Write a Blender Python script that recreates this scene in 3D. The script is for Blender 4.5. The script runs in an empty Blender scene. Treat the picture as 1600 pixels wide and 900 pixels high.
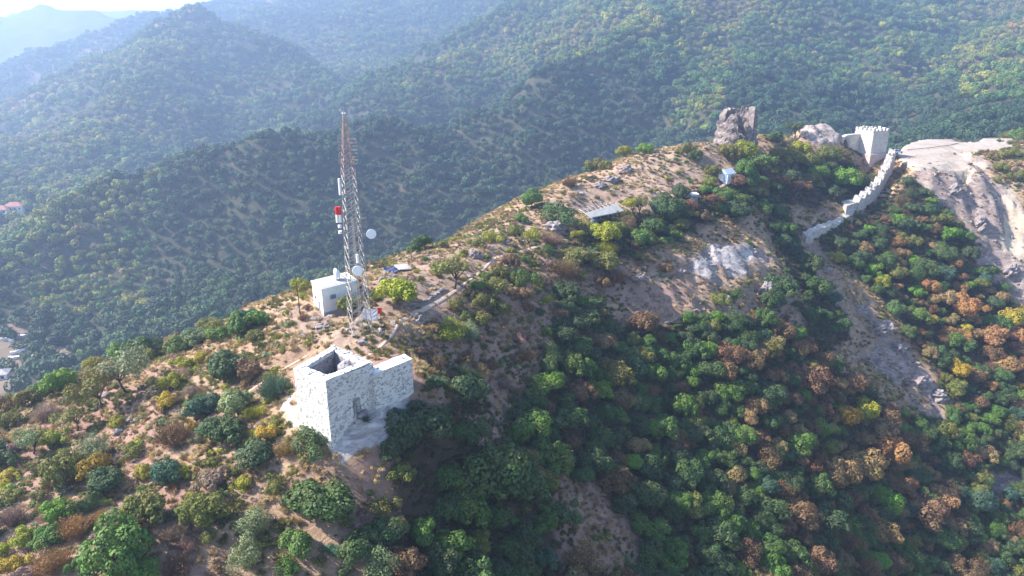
import bpy, bmesh, math, random
import numpy as np
from mathutils import Vector, Matrix

sc = bpy.context.scene
R = math.radians
# ---------------------------------------------------------------- camera
PITCH = R(19.0); FPX = 1101.0
CAMZ = 160.0
cam_d = bpy.data.cameras.new('camera'); cam = bpy.data.objects.new('camera', cam_d)
sc.collection.objects.link(cam); sc.camera = cam
cam.location = (0, 0, CAMZ); cam.rotation_euler = (R(90) - PITCH, 0, 0)
cam_d.sensor_width = 36; cam_d.lens = FPX / 1600 * 36; cam_d.clip_start = 1; cam_d.clip_end = 9000
# ---------------------------------------------------------------- light
SUN_EL, SUN_AZ = 41.0, 178.0        # azimuth: maths angle (0 = +x, 90 = +y) of the direction TO the sun
sdir = Vector((math.cos(R(SUN_AZ)) * math.cos(R(SUN_EL)), math.sin(R(SUN_AZ)) * math.cos(R(SUN_EL)), math.sin(R(SUN_EL))))
sl = bpy.data.lights.new('sun', 'SUN'); sl.energy = 5.0; sl.angle = R(0.5); sl.color = (1.0, 0.925, 0.83)
so = bpy.data.objects.new('sun', sl); sc.collection.objects.link(so)
so.rotation_euler = sdir.to_track_quat('Z', 'Y').to_euler(); so.location = (-200, 0, 400)
w = bpy.data.worlds.new('World'); sc.world = w; w.use_nodes = True
nt = w.node_tree; bgn = nt.nodes['Background']
sky = nt.nodes.new('ShaderNodeTexSky'); sky.sky_type = 'NISHITA'; sky.sun_disc = False
sky.sun_elevation = R(SUN_EL); sky.sun_rotation = R(90 - SUN_AZ)
sky.air_density = 1.2; sky.dust_density = 1.0; sky.ozone_density = 2.0; sky.altitude = 600
nt.links.new(sky.outputs[0], bgn.inputs[0]); bgn.inputs[1].default_value = 0.105
vs = sc.view_settings; vs.view_transform = 'Standard'; vs.look = 'None'; vs.exposure = 1.55; vs.gamma = 1; vs.use_curve_mapping = False
sc.render.engine = 'CYCLES'
sc.cycles.max_bounces = 5; sc.cycles.volume_bounces = 1; sc.cycles.transparent_max_bounces = 4
sc.cycles.diffuse_bounces = 3; sc.cycles.glossy_bounces = 2; sc.cycles.transmission_bounces = 2

# ---------------------------------------------------------------- helpers
rng = np.random.default_rng(7); random.seed(7)
cp, sp = math.cos(PITCH), math.sin(PITCH)
def unproj(px, py, D):
    u = (px - 800) / FPX; v = (450 - py) / FPX
    return (u * D, D * (cp + v * sp), CAMZ + D * (-sp + v * cp))
def proj(x, y, z):
    zz = z - CAMZ
    D = np.maximum(y * cp - zz * sp, 1e-3); V = y * sp + zz * cp
    return 800 + FPX * x / D, 450 - FPX * V / D, D
def at_z(px, py, z):                       # where a sight line meets a level
    u = (px - 800) / FPX; v = (450 - py) / FPX
    D = (z - CAMZ) / (-sp + v * cp)
    return (u * D, D * (cp + v * sp), z)

def _hash(ix, iy, s):
    h = (ix.astype(np.int64) * 374761393 + iy.astype(np.int64) * 668265263 + s * 1442695041) & 0xffffffff
    h = ((h ^ (h >> 13)) * 1274126177) & 0xffffffff
    h = h ^ (h >> 16)
    return (h & 0xffffff) / float(0xffffff) * 2 - 1
def vnoise(x, y, s=0):
    x = np.asarray(x, float); y = np.asarray(y, float)
    ix = np.floor(x); iy = np.floor(y); fx = x - ix; fy = y - iy
    fx = fx * fx * fx * (fx * (fx * 6 - 15) + 10); fy = fy * fy * fy * (fy * (fy * 6 - 15) + 10)
    ix = ix.astype(np.int64); iy = iy.astype(np.int64)
    a = _hash(ix, iy, s); b = _hash(ix + 1, iy, s); c = _hash(ix, iy + 1, s); d = _hash(ix + 1, iy + 1, s)
    return (a * (1 - fx) + b * fx) * (1 - fy) + (c * (1 - fx) + d * fx) * fy
def fbm(x, y, lam, octv=4, s=0, gain=.5):
    t = 0; a = 1; n = 0
    for o in range(octv):
        ang = o * 1.1 + .4; ca, sa = math.cos(ang), math.sin(ang)
        t = t + a * vnoise((x * ca - y * sa) / lam, (x * sa + y * ca) / lam, s + o * 17); n += a; a *= gain; lam *= .5
    return t / n
def smax(a, b, k):
    h = np.clip(.5 + .5 * (a - b) / k, 0, 1)
    return b * (1 - h) + a * h + k * h * (1 - h)
def sstep(a, b, x):
    t = np.clip((x - a) / (b - a), 0, 1); return t * t * (3 - 2 * t)

# ---------------------------------------------------------------- terrain shape
NEAR = [  # px, py, depth : the castle ridge seen from the air
 (-120,700,104),(0,640,110),(100,600,114),(200,562,120),(300,535,122),(400,492,125),(450,470,127),
 (510,497,117),(563,517,108),(600,520,106),(640,480,118),(600,412,150),(700,385,157),(800,335,180),(880,290,196),(1000,240,216),
 (1110,222,232),(1190,212,246),(1290,205,262),(1333,240,268),(1362,262,258),
 (1400,241,272),(1450,240,279),(1500,228,296),(1580,212,330),(1450,258,249),(1500,260,246),(1420,266,246),
 (0,750,90),(0,900,74),(-200,800,86),(200,900,74),(200,700,93),(200,800,82),(400,900,77),(400,700,88),(400,600,101),(300,600,106),
 (519,692,86),(470,668,88.2),(548,642,87.5),(600,900,80),(600,780,86),(600,740,86),(600,634,89.8),(650,606,93.6),(690,625,94),(600,690,87.5),(560,565,100),
 (800,900,92),(800,700,110),(800,560,126),(800,450,139),(800,395,158),(730,440,136),(700,600,108),(700,750,94),
 (1000,900,110),(1000,750,129),(1000,600,148),(1000,500,160),(1000,430,168),(1000,380,176),(1000,330,190),(1000,280,204),
 (900,330,185),(900,400,163),(900,500,148),
 (1200,900,128),(1200,750,146),(1200,600,164),(1200,500,178),(1200,430,189),(1200,370,203),(1200,330,212),(1200,280,228),(1200,240,241),
 (1258,380,219),(1300,420,216),(1340,350,231),(1386,305,245),(1400,340,238),(1400,420,226),(1400,500,213),(1400,600,196),(1400,700,180),(1400,900,155),
 (1300,300,240),(1300,262,252),(1350,262,255),(1322,252,255),(1389,292,250.5),(1403,292,252),
 (1600,900,170),(1600,700,196),(1600,550,217),(1600,500,226),(1500,420,230),(1500,340,238),(1600,300,249),(1600,250,262),(1570,280,254),(1530,450,228),(1300,600,178),(1300,750,160),
]
P = np.array([unproj(*q) for q in NEAR])
crest = [(-140,690,104),(0,640,110),(100,600,114),(200,562,120),(300,535,122),(400,492,125),(450,470,127),(600,412,150),(700,385,157),(800,335,180),(880,290,196),(1000,240,216),(1110,222,232),(1190,212,246),(1290,205,262)]
extra = []
for i, q in enumerate(crest):
    c = np.array(unproj(*q)); a = np.array(unproj(*crest[max(i-1,0)])); b = np.array(unproj(*crest[min(i+1,len(crest)-1)]))
    t = (b - a)[:2]; t /= np.linalg.norm(t); n = np.array((-t[1], t[0]))
    for d, dz in ((14, -5.5), (45, -27), (95, -62)):
        extra.append((c[0] + n[0]*d, c[1] + n[1]*d, c[2] + dz))
g = CAMZ
extra += [(140,300,g-52),(160,340,g-78),(200,340,g-58),(250,360,g-46),(230,300,g-40),(215,265,g-40),(260,300,g-36),(300,250,g-60),(300,400,g-50),
          (-60,30,g-68),(0,20,g-98),(80,20,g-128),(160,60,g-138),(-130,50,g-72),(-160,110,g-78),(-100,0,g-82),(60,-60,g-140),(240,140,g-138),(300,180,g-130),(-60,-60,g-100)]
P = np.vstack([P, np.array(extra)])
def tps_fit(P, lam=4.0):
    n = len(P); d = np.sqrt(((P[:, None, :2] - P[None, :, :2])**2).sum(-1)) / 100
    K = np.where(d > 0, d*d*np.log(np.maximum(d, 1e-9)), 0) + np.eye(n) * lam * 1e-4
    Q = np.hstack([np.ones((n, 1)), P[:, :2] / 100])
    A = np.block([[K, Q], [Q.T, np.zeros((3, 3))]])
    return np.linalg.solve(A, np.concatenate([P[:, 2], np.zeros(3)]))
TW = tps_fit(P)
def tps(x, y):
    s = TW[-3] + TW[-2]*x/100 + TW[-1]*y/100
    for i in range(len(P)):
        d2 = ((x - P[i,0])**2 + (y - P[i,1])**2) / 1e4
        s = s + TW[i] * .5 * d2 * np.log(np.maximum(d2, 1e-12))
    return s

RIDGES = [  # crest (px, py, depth), slope, rounding
 ([(-220,560,300),(-150,500,350),(0,408,420),(110,330,460),(200,292,485),(290,265,500),(400,237,515),(470,225,540),(560,207,565),(620,190,585),(700,165,610),(800,130,640),(900,98,680),(1010,60,740),(1080,-10,860),(1120,-90,1000)], .74, 18),
 ([(1200,-110,1150),(1180,-20,950),(1170,90,720),(1195,190,560),(1215,250,470)], .50, 40),
 ([(1120,-90,1000),(1200,-110,1150),(1400,-130,1300),(1750,-120,1250),(2000,-60,900),(2300,60,600)], .55, 30),
 ([(1750,-120,1250),(1660,40,800),(1600,130,580),(1600,185,440)], .5, 30),
 ([(590,190,760),(625,140,850),(700,90,930),(830,15,1080),(950,-60,1250),(1120,-90,1300)], .5, 25),
 ([(300,28,1150),(255,75,1000),(225,130,880),(160,200,760),(80,290,650),(20,370,580)], .62, 22),
 ([(300,28,1150),(390,60,1130),(450,100,1060),(520,155,960),(570,190,880)], .55, 22),
 ([(-300,260,1000),(0,135,1300),(100,78,1420),(190,48,1520),(260,24,1620),(400,-10,1800),(560,-20,1900)], .45, 30),
 ([(380,30,1500),(520,-10,1650),(700,-20,1650),(900,-60,1700)], .42, 30),
 ([(620,-15,1650),(600,80,1350),(590,150,1150)], .45, 30),
 ([(-400,60,2300),(0,22,2350),(80,12,2400),(150,24,2350),(230,50,2300)], .45, 40),
 ([(-200,0,3200),(100,6,3200),(300,-10,3200),(600,-60,3200),(1300,-80,3000)], .4, 60),
]
RW = []
for pts, s, r in RIDGES:
    RW.append((np.array([unproj(*q) for q in pts]), s, r))
def ridge_h(x, y, pts, s, r):
    best = np.full(x.shape, -1e9)
    for i in range(len(pts) - 1):
        a, b = pts[i], pts[i+1]; e = b - a; L2 = e[0]**2 + e[1]**2
        t = np.clip(((x - a[0])*e[0] + (y - a[1])*e[1]) / L2, 0, 1)
        d = np.sqrt((x - a[0] - t*e[0])**2 + (y - a[1] - t*e[1])**2)
        best = np.maximum(best, a[2] + t*e[2] - s*(np.sqrt(d*d + r*r) - r))
    return best
def far_h(x, y):
    wx = x + 26*fbm(x, y, 190, 3, 5); wy = y + 26*fbm(x, y, 190, 3, 9)
    z = CAMZ - 142 + .035*np.clip(y - 300, 0, 4000) + .02*np.abs(x) + 4*fbm(x, y, 90, 3, 3)
    for pts, s, r in RW:
        z = smax(z, ridge_h(wx*.6 + x*.4, wy*.6 + y*.4, pts, s, r), 9.0)
    rel = sstep(300, 700, y)
    rid = 1 - 2*np.abs(fbm(x, y, 150, 4, 31, .5)); rid2 = 1 - 2*np.abs(fbm(x*.8, y, 60, 3, 35, .5))
    z = z + (4 + rel*18.0)*(rid - .5) + (3 + rel*6.0)*(rid2 - .5) + (1.5 + rel*2.0)*fbm(x, y, 30, 3, 41)
    return np.where(z > 290, 290 + (z - 290)*.25, z)
def near_h(x, y):
    z = tps(x, y)
    out = np.maximum(np.maximum(-170 - x, x - 290), np.maximum(-70 - y, y - 395))
    z = z - np.clip(out, 0, None)*.6
    det = 1.5*fbm(x, y, 26, 4, 51) + .42*fbm(x, y, 4.5, 3, 77, .6)
    det = det*(.15 + .85*sstep(9, 17, np.hypot(x + 19, y - 81)))
    return z, det
HAZE_COL, HAZE_D, HAZE_G = (.50, .67, 1.0, 1), .00040, .46
# ---------------------------------------------------------------- terrain grid
def axis(lo, hi, a, b, st, gr, cap):
    mid = list(np.arange(a, b + .01, st)); s = st; v = mid[-1]; up = []
    while v < hi: s = min(s*gr, cap); v += s; up.append(v)
    s = st; v = mid[0]; dn = []
    while v > lo: s = min(s*gr, cap); v -= s; dn.append(v)
    return np.array(dn[::-1] + mid + up)
GX = axis(-2150, 2150, -105, 190, 0.9, 1.03, 15)
GY = axis(-150, 3500, 55, 285, 0.9, 1.02, 15)
XX, YY = np.meshgrid(GX, GY)
zn, det = near_h(XX, YY); zf = far_h(XX, YY)

def inpoly(px, py, poly):
    c = np.zeros(px.shape, bool); n = len(poly); j = n - 1
    for i in range(n):
        xi, yi = poly[i]; xj, yj = poly[j]
        c ^= ((yi > py) != (yj > py)) & (px < (xj - xi)*(py - yi)/((yj - yi) or 1e-9) + xi)
        j = i
    return c
# flat pads under built things (px, py, level search done on the smooth surface)
ROADPOLY = [(1404,256),(1399,236),(1470,228),(1560,212),(1640,200),(1660,214),(1580,226),(1520,238),(1512,262),(1470,268),(1425,268)]
ppx, ppy, pD = proj(XX, YY, zn)
onnear = zn > zf - 2
vis = onnear & (YY > 40) & (XX > -200) & (XX < 330) & (YY < 420)
def soft(poly, blur, seed=0, amp=1.0):
    """polygon laid out on the near ridge -> soft 0..1 mask with ragged edge"""
    m = np.zeros(XX.shape)
    jx = ppx + amp*9*fbm(XX, YY, 6, 3, 200 + seed); jy = ppy + amp*7*fbm(XX, YY, 6, 3, 230 + seed)
    offs = [(0,0),(blur,0),(-blur,0),(0,blur*.7),(0,-blur*.7)]
    for dx, dy in offs: m += inpoly(jx + dx, jy + dy, poly)
    return m/len(offs)*vis
flat = soft(ROADPOLY, 3, 1, .7)*(pD < 322)
scar = np.maximum(soft([(1244,368),(1262,372),(1290,405),(1315,440),(1325,470),(1318,488),(1300,455),(1268,415),(1250,398)], 7, 2, 2.2), soft([(1322,500),(1350,462),(1392,478),(1422,545),(1462,588),(1492,640),(1445,658),(1404,625),(1388,590),(1340,550)], 8, 22, 2.6))
scar = scar*np.clip(.75 + 1.6*fbm(XX, YY, 9, 3, 92), .1, 1)
scar2 = soft([(1540,740),(1570,720),(1600,700),(1600,760),(1560,790)], 6, 3)
cliffface = soft([(1428,262),(1510,256),(1535,240),(1560,285),(1600,325),(1700,420),(1700,560),(1600,505),(1545,430),(1500,345),(1450,300)], 6, 4, 1.6)
sandc = soft([(1500,262),(1470,258),(1500,232),(1540,240),(1562,290),(1600,330),(1650,400),(1640,470),(1600,420),(1560,380),(1575,330),(1545,275)], 9, 5, 2.6)
sandc = sandc*np.clip(.62 + 1.9*fbm(XX, YY, 11, 3, 93), .0, 1)
rockw = soft([(1092,392),(1130,372),(1175,388),(1190,405),(1170,425),(1135,436),(1100,425)], 7, 6, 2.6)
rockg = soft([(935,430),(1040,405),(1100,385),(1200,385),(1250,420),(1265,480),(1250,510),(1180,490),(1090,500),(1010,510),(950,500)], 12, 7, 1.8)
keeprock = soft([(1245,200),(1275,190),(1310,205),(1318,225),(1290,232),(1250,218)], 4, 8)
crestp = soft([(500,500),(560,430),(620,405),(700,380),(780,350),(880,285),(960,250),(1000,235),(1110,212),(1180,235),(1120,270),(1095,290),(1080,320),(1000,330),(900,345),(840,370),(740,430),(690,490),(620,520),(570,570),(470,540),(430,500),(440,470)], 10, 9, 1.5)
limes = soft([(516,690),(525,650),(600,628),(640,608),(640,640),(604,690),(560,704),(538,724),(528,722)], 5, 10, .8) + .6*soft([(436,632),(462,610),(472,672),(446,662)], 5, 40, .8)
soilp = sum(soft(p, 8, 11 + i, 1.5) for i, p in enumerate([
  [(560,700),(612,700),(618,815),(570,815),(540,760)], [(735,640),(800,650),(795,715),(735,710)],
  [(875,740),(930,745),(990,820),(1010,900),(870,900)], [(0,640),(110,600),(250,560),(262,640),(235,720),(190,800),(150,760),(180,700),(100,720),(60,760),(30,760)],
  [(230,740),(300,770),(310,880),(340,900),(280,900),(215,800)], [(940,470),(1080,430),(1090,500),(980,500)],
  [(560,560),(640,520),(700,640),(660,640)], [(340,860),(365,840),(345,900)]]))
scarA = scar + scar2
brush = soft([(620,560),(690,480),(740,430),(860,400),(1010,400),(1060,420),(930,470),(905,560),(840,660),(700,660),(640,640)], 10, 70, 1.5)
WH = [(1255,372),(1300,350)]
zn2 = zn + det*(1 - .85*flat)*np.where(onnear, 1, .4)
zn2 = zn2*(1 - flat) + flat*(CAMZ - 40.0)
rk = np.clip(rockw + rockg*.8 + scarA*.8 + cliffface*.7 + keeprock + crestp*.25 + limes*.1, 0, 1)
rid = np.abs(fbm(XX, YY, 7, 4, 88, .6))
zn2 = zn2 + (rk*2.6 + scar*2.0)*((.35 - rid) + .5*fbm(XX, YY, 2.2, 2, 89))*(1 - flat)
zn2 = zn2 - scarA*2.5 - 1.5*sandc + keeprock*(2.2 + 1.6*fbm(XX, YY, 6, 3, 91))
ravx = np.abs(fbm(XX*1.0, YY*.35, 13, 3, 99)); zn2 = zn2 + cliffface*(1-flat)*5.0*(.3 - ravx)
# worn footpaths : the ground is smoother under them
PATHS = [([(545,572),(570,560),(592,545),(612,525),(632,500),(650,487),(668,480),(700,462),(730,440),(752,425),(775,402),(805,394),(840,385),(870,375),(885,366)], 1.0, 'worn earth footpath along the ridge crest'),
 ([(375,620),(395,608),(420,590),(455,570),(480,556)], .8, 'thin trail running left from the square tower'),
 ([(1098,297),(1115,296),(1135,290),(1160,292)], 1.4, 'pale path beside the white and blue house')]
def find0(px, py):                        # on the smooth near ridge
    D = np.linspace(50, 420, 3000); x, y, z = unproj(px, py, D)
    h = tps(np.asarray(x), np.asarray(y)); i = np.argmax(z < h); return (x[i], y[i], h[i])
PLAN = []
for pxs, wd_, lab_ in PATHS:
    q3 = [find0(*q) for q in pxs]; PLAN.append((q3, wd_, lab_)); dd_ = np.full(XX.shape, 1e9)
    for a, b in zip(q3[:-1], q3[1:]):
        ex, ey = b[0]-a[0], b[1]-a[1]; t_ = np.clip(((XX-a[0])*ex + (YY-a[1])*ey)/(ex*ex+ey*ey+1e-9), 0, 1)
        dd_ = np.minimum(dd_, np.hypot(XX-a[0]-t_*ex, YY-a[1]-t_*ey))
    m_ = 1 - sstep(wd_*.8, wd_*.8 + 2.4, dd_); zn2 = zn2*(1 - m_) + (zn - .08)*m_
# flat pads where the built things stand : centre x, y, radius, level
PADS = []
def pad(px, py, r, dz=0.0, D=None):
    global zn2
    c = find0(px, py); m = 1 - sstep(r*.7, r*1.35, np.sqrt((XX - c[0])**2 + (YY - c[1])**2))
    zn2 = zn2*(1 - m) + (c[2] + dz)*m; PADS.append((c[0], c[1], r))
def find0(px, py):                        # on the smooth near ridge
    D = np.linspace(50, 420, 3000); x, y, z = unproj(px, py, D)
    h = tps(np.asarray(x), np.asarray(y)); i = np.argmax(z < h); return (x[i], y[i], h[i])
pad(1366,266,7,-2.2)
for q in [(515,505,4.5),(563,518,3.5),(593,505,4,),(945,330,8),(1133,270,6),(1083,312,3),(625,422,4)]: pad(*q)
ZZ = smax(zn2, zf, 4.0)
NEARM = (zn2 > zf)
def ground(x, y):
    x = np.asarray(x, float); y = np.asarray(y, float)
    i = np.clip(np.searchsorted(GX, x) - 1, 0, len(GX) - 2); j = np.clip(np.searchsorted(GY, y) - 1, 0, len(GY) - 2)
    fx = (x - GX[i])/(GX[i+1] - GX[i]); fy = (y - GY[j])/(GY[j+1] - GY[j])
    return (ZZ[j,i]*(1-fx) + ZZ[j,i+1]*fx)*(1-fy) + (ZZ[j+1,i]*(1-fx) + ZZ[j+1,i+1]*fx)*fy
def sample(A, x, y):
    i = np.clip(np.searchsorted(GX, x) - 1, 0, len(GX) - 2); j = np.clip(np.searchsorted(GY, y) - 1, 0, len(GY) - 2)
    return A[j, i]
def hit(px, py, near=45):                 # where a sight line meets the ground
    D = np.concatenate([np.arange(near, 450, .15), np.arange(450, 3500, 1.0)]); x, y, z = unproj(px, py, D)
    below = z < ground(x, y)
    i = int(np.argmax(below)) if below.any() else len(D) - 1
    return (float(x[i]), float(y[i]), float(ground(x[i], y[i])))
# hill-forest openness (bare places of the far hills)
fpx, fpy, fD = proj(XX, YY, ZZ)
def fsoft(poly, blur, seed=0):
    m = np.zeros(XX.shape); jx = fpx + 14*fbm(XX, YY, 30, 3, 300 + seed); jy = fpy + 10*fbm(XX, YY, 30, 3, 330 + seed)
    for dx, dy in [(0,0),(blur,0),(-blur,0),(0,blur*.6),(0,-blur*.6)]: m += inpoly(jx + dx, jy + dy, poly)
    return m/5*(~NEARM)*(fD > 250)
bareF = np.clip(fsoft([(280,262),(330,245),(400,228),(460,226),(450,240),(400,252),(340,266),(290,274)], 7, 1)*.5
 + fsoft([(0,135),(100,78),(190,48),(260,20),(420,-20),(460,20),(330,15),(250,50),(180,85),(120,120),(60,150),(0,185)], 8, 2)*.9
 + fsoft([(250,130),(290,150),(300,175),(270,185),(240,140)], 6, 3)*.7 + fsoft([(330,110),(420,130),(430,160),(350,130)], 8, 4)*.6
 + fsoft([(930,0),(960,8),(975,40),(950,30)], 4, 5) + fsoft([(890,66),(915,66),(910,80),(893,78)], 2, 6)
 + fsoft([(590,270),(640,280),(700,290),(690,310),(620,310),(590,300)], 8, 7)*.6 + fsoft([(640,190),(740,190),(740,210),(650,210)], 8, 8)*.5
 + fsoft([(-60,505),(30,500),(50,545),(40,600),(-60,640)], 5, 9) + fsoft([(40,540),(110,545),(110,570),(60,570)], 5, 10)*.8
 + fsoft([(30,400),(75,380),(90,395),(60,450),(35,440)], 5, 11)*.6 + fsoft([(1480,60),(1600,20),(1600,120),(1490,130)], 14, 12)*.45
 + fsoft([(80,430),(150,430),(140,450),(90,450)], 5, 13)*.6 + fsoft([(60,150),(0,190),(0,240),(40,200)], 6, 14)*.4, 0, 1)
ny, nx = XX.shape
co = np.empty((ny*nx, 3)); co[:,0] = XX.ravel(); co[:,1] = YY.ravel(); co[:,2] = ZZ.ravel()
ii = np.arange(ny*nx).reshape(ny, nx)
quads = np.stack([ii[:-1,:-1], ii[:-1,1:], ii[1:,1:], ii[1:,:-1]], -1).reshape(-1, 4)
forestm = np.zeros(XX.shape)
def mesh_np(name, v, f, smooth=False):
    me = bpy.data.meshes.new(name); v = np.asarray(v, np.float32); f = np.asarray(f, np.int32); k = f.shape[1]
    me.vertices.add(len(v)); me.vertices.foreach_set('co', v.ravel())
    me.loops.add(f.size); me.loops.foreach_set('vertex_index', f.ravel())
    me.polygons.add(len(f)); me.polygons.foreach_set('loop_start', np.arange(0, f.size, k, dtype=np.int32))
    me.update(calc_edges=True)
    if smooth: me.polygons.foreach_set('use_smooth', np.ones(len(f), bool))
    me.validate(); return me
def setcol(me, name, arr):
    a = me.attributes.new(name, 'FLOAT_COLOR', 'POINT'); a.data.foreach_set('color', np.asarray(arr, np.float32).ravel())
# ---------------------------------------------------------------- materials
class NT:
    def __init__(s, name):
        s.m = bpy.data.materials.new(name); s.m.use_nodes = True; s.t = s.m.node_tree; s.t.nodes.clear()
        s.out = s.n('ShaderNodeOutputMaterial')
    def n(s, typ, **k):
        x = s.t.nodes.new(typ)
        for a, b in k.items(): setattr(x, a, b)
        return x
    def l(s, a, b): s.t.links.new(a, b)
    def mapr(s, v, a, b, c=0., d=1.):
        x = s.n('ShaderNodeMapRange'); s.l(v, x.inputs[0])
        for i, q in enumerate((a, b, c, d)): x.inputs[i+1].default_value = q
        return x.outputs[0]
    def mix(s, f, a, b, blend='MIX'):
        x = s.n('ShaderNodeMix', data_type='RGBA', blend_type=blend); x.clamp_factor = True
        for sock, v in ((x.inputs[0], f), (x.inputs[6], a), (x.inputs[7], b)):
            if isinstance(v, (int, float)): sock.default_value = v
            elif isinstance(v, tuple): sock.default_value = (*v[:3], 1)
            else: s.l(v, sock)
        return x.outputs[2]
    def mth(s, op, a, b=0.):
        x = s.n('ShaderNodeMath', operation=op)
        for i, v in enumerate((a, b)):
            if isinstance(v, (int, float)): x.inputs[i].default_value = v
            else: s.l(v, x.inputs[i])
        return x.outputs[0]
    def noise(s, scale, vec, detail=4, rough=.6, dist=0.):
        x = s.n('ShaderNodeTexNoise'); x.inputs['Scale'].default_value = scale; x.inputs['Detail'].default_value = detail
        x.inputs['Roughness'].default_value = rough; x.inputs['Distortion'].default_value = dist; s.l(vec, x.inputs[0]); return x.outputs[0]
    def vor(s, scale, vec, feature='F1', rnd=1.):
        x = s.n('ShaderNodeTexVoronoi', feature=feature); x.inputs['Scale'].default_value = scale; s.l(vec, x.inputs[0])
        x.inputs['Randomness'].default_value = rnd; return x
    def pos(s): return s.n('ShaderNodeNewGeometry').outputs['Position']
    def obj(s): return s.n('ShaderNodeTexCoord').outputs['Object']
    def bsdf(s, col, rough=.9, metal=0., bump=None, bstr=.5, bdist=.1, spec=.3):
        b = s.n('ShaderNodeBsdfPrincipled')
        if isinstance(col, tuple): b.inputs['Base Color'].default_value = (*col[:3], 1)
        else: s.l(col, b.inputs['Base Color'])
        if isinstance(rough, (int, float)): b.inputs['Roughness'].default_value = rough
        else: s.l(rough, b.inputs['Roughness'])
        b.inputs['Metallic'].default_value = metal; b.inputs['Specular IOR Level'].default_value = spec
        if bump is not None:
            q = s.n('ShaderNodeBump'); q.inputs['Strength'].default_value = bstr; q.inputs['Distance'].default_value = bdist
            s.l(bump, q.inputs['Height']); s.l(q.outputs[0], b.inputs['Normal'])
        s.l(b.outputs[0], s.out.inputs[0]); s.b = b; return s.m

def terrain_mat():
    t = NT('hill_ground'); p = t.pos()
    A = t.n('ShaderNodeAttribute', attribute_name='maskA'); B = t.n('ShaderNodeAttribute', attribute_name='maskB')
    sa = t.n('ShaderNodeSeparateColor'); t.l(A.outputs[0], sa.inputs[0]); sb = t.n('ShaderNodeSeparateColor'); t.l(B.outputs[0], sb.inputs[0])
    rock, soil, forest = sa.outputs; sand, lime, far = sb.outputs
    n1 = t.noise(.09, p, 6, .65); n2 = t.noise(.6, p, 5, .7); n3 = t.noise(3.2, p, 4, .7)
    grass = t.mix(t.mapr(n1, .35, .65), (.46, .315, .205), (.29, .185, .13))
    grass = t.mix(t.mapr(n2, .42, .7), grass, (.17, .11, .075))
    grass = t.mix(t.mapr(n3, .5, .78, 0, .6), grass, (.60, .47, .34))
    soilc = t.mix(t.mapr(n2, .3, .7), (.38, .235, .185), (.23, .14, .11))
    soilc = t.mix(t.mapr(n3, .45, .75, 0, .7), soilc, (.36, .25, .19))
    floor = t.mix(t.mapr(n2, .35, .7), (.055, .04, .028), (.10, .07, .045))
    # rock with strata and cracks
    mp = t.n('ShaderNodeMapping'); mp.inputs['Scale'].default_value = (1, 1, 3.0); mp.inputs['Rotation'].default_value = (.5, .35, 0); t.l(p, mp.inputs[0])
    r1 = t.noise(.33, mp.outputs[0], 9, .78, 1.0); v1 = t.vor(.55, mp.outputs[0], 'DISTANCE_TO_EDGE').outputs[0]
    rockc = t.mix(t.mapr(r1, .40, .60), (.13, .10, .10), (.43, .36, .32))
    rockc = t.mix(t.mapr(v1, .0, .05, .35, 0), rockc, (.09, .08, .085))
    rockc = t.mix(t.mapr(n2, .45, .62, 0, .7), rockc, (.30, .20, .165))
    limec = t.mix(t.mapr(r1, .40, .60), (.30, .26, .25), (.64, .60, .59))
    sandc = t.mix(t.mapr(r1, .38, .6), (.30, .22, .18), (.60, .48, .31))
    sandc2 = t.mix(t.mapr(n1, .4, .6), sandc, (.56, .46, .36))
    gravel = t.mix(t.mapr(n2, .35, .65), (.32, .27, .23), (.41, .36, .32)); gravel = t.mix(t.mapr(n1, .5, .62, 0, .7), gravel, (.30, .225, .18)); gravel = t.mix(t.mapr(n3, .55, .75, 0, .6), gravel, (.47, .43, .39))
    farc = t.mix(t.mapr(n2, .3, .7), (.035, .04, .024), (.075, .07, .04))
    farb = t.mix(t.mapr(n1, .3, .7), (.24, .165, .13), (.15, .125, .085))
    c = t.mix(t.mapr(soil, .1, .8), grass, soilc)
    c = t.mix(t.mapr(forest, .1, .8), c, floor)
    jit = t.mth('MULTIPLY_ADD', n2, .7); 
    def jm(m, lo=.25, hi=.6):
        return t.mapr(t.mth('ADD', m, t.mth('MULTIPLY', t.mth('SUBTRACT', n2, .5), .9)), lo, hi)
    c = t.mix(jm(rock), c, rockc); c = t.mix(jm(lime), c, limec); c = t.mix(jm(sand), c, sandc2)
    c = t.mix(t.mapr(far, .45, .55), c, t.mix(jm(A.outputs['Alpha'], .4, .75), farc, farb))
    c = t.mix(t.mapr(B.outputs['Alpha'], .35, .6), c, gravel)
    h = t.mth('ADD', t.mth('MULTIPLY', n3, .35), t.mth('MULTIPLY', r1, 1.0))
    return t.bsdf(c, .95, bump=h, bstr=.9, bdist=.55, spec=.1)

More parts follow.
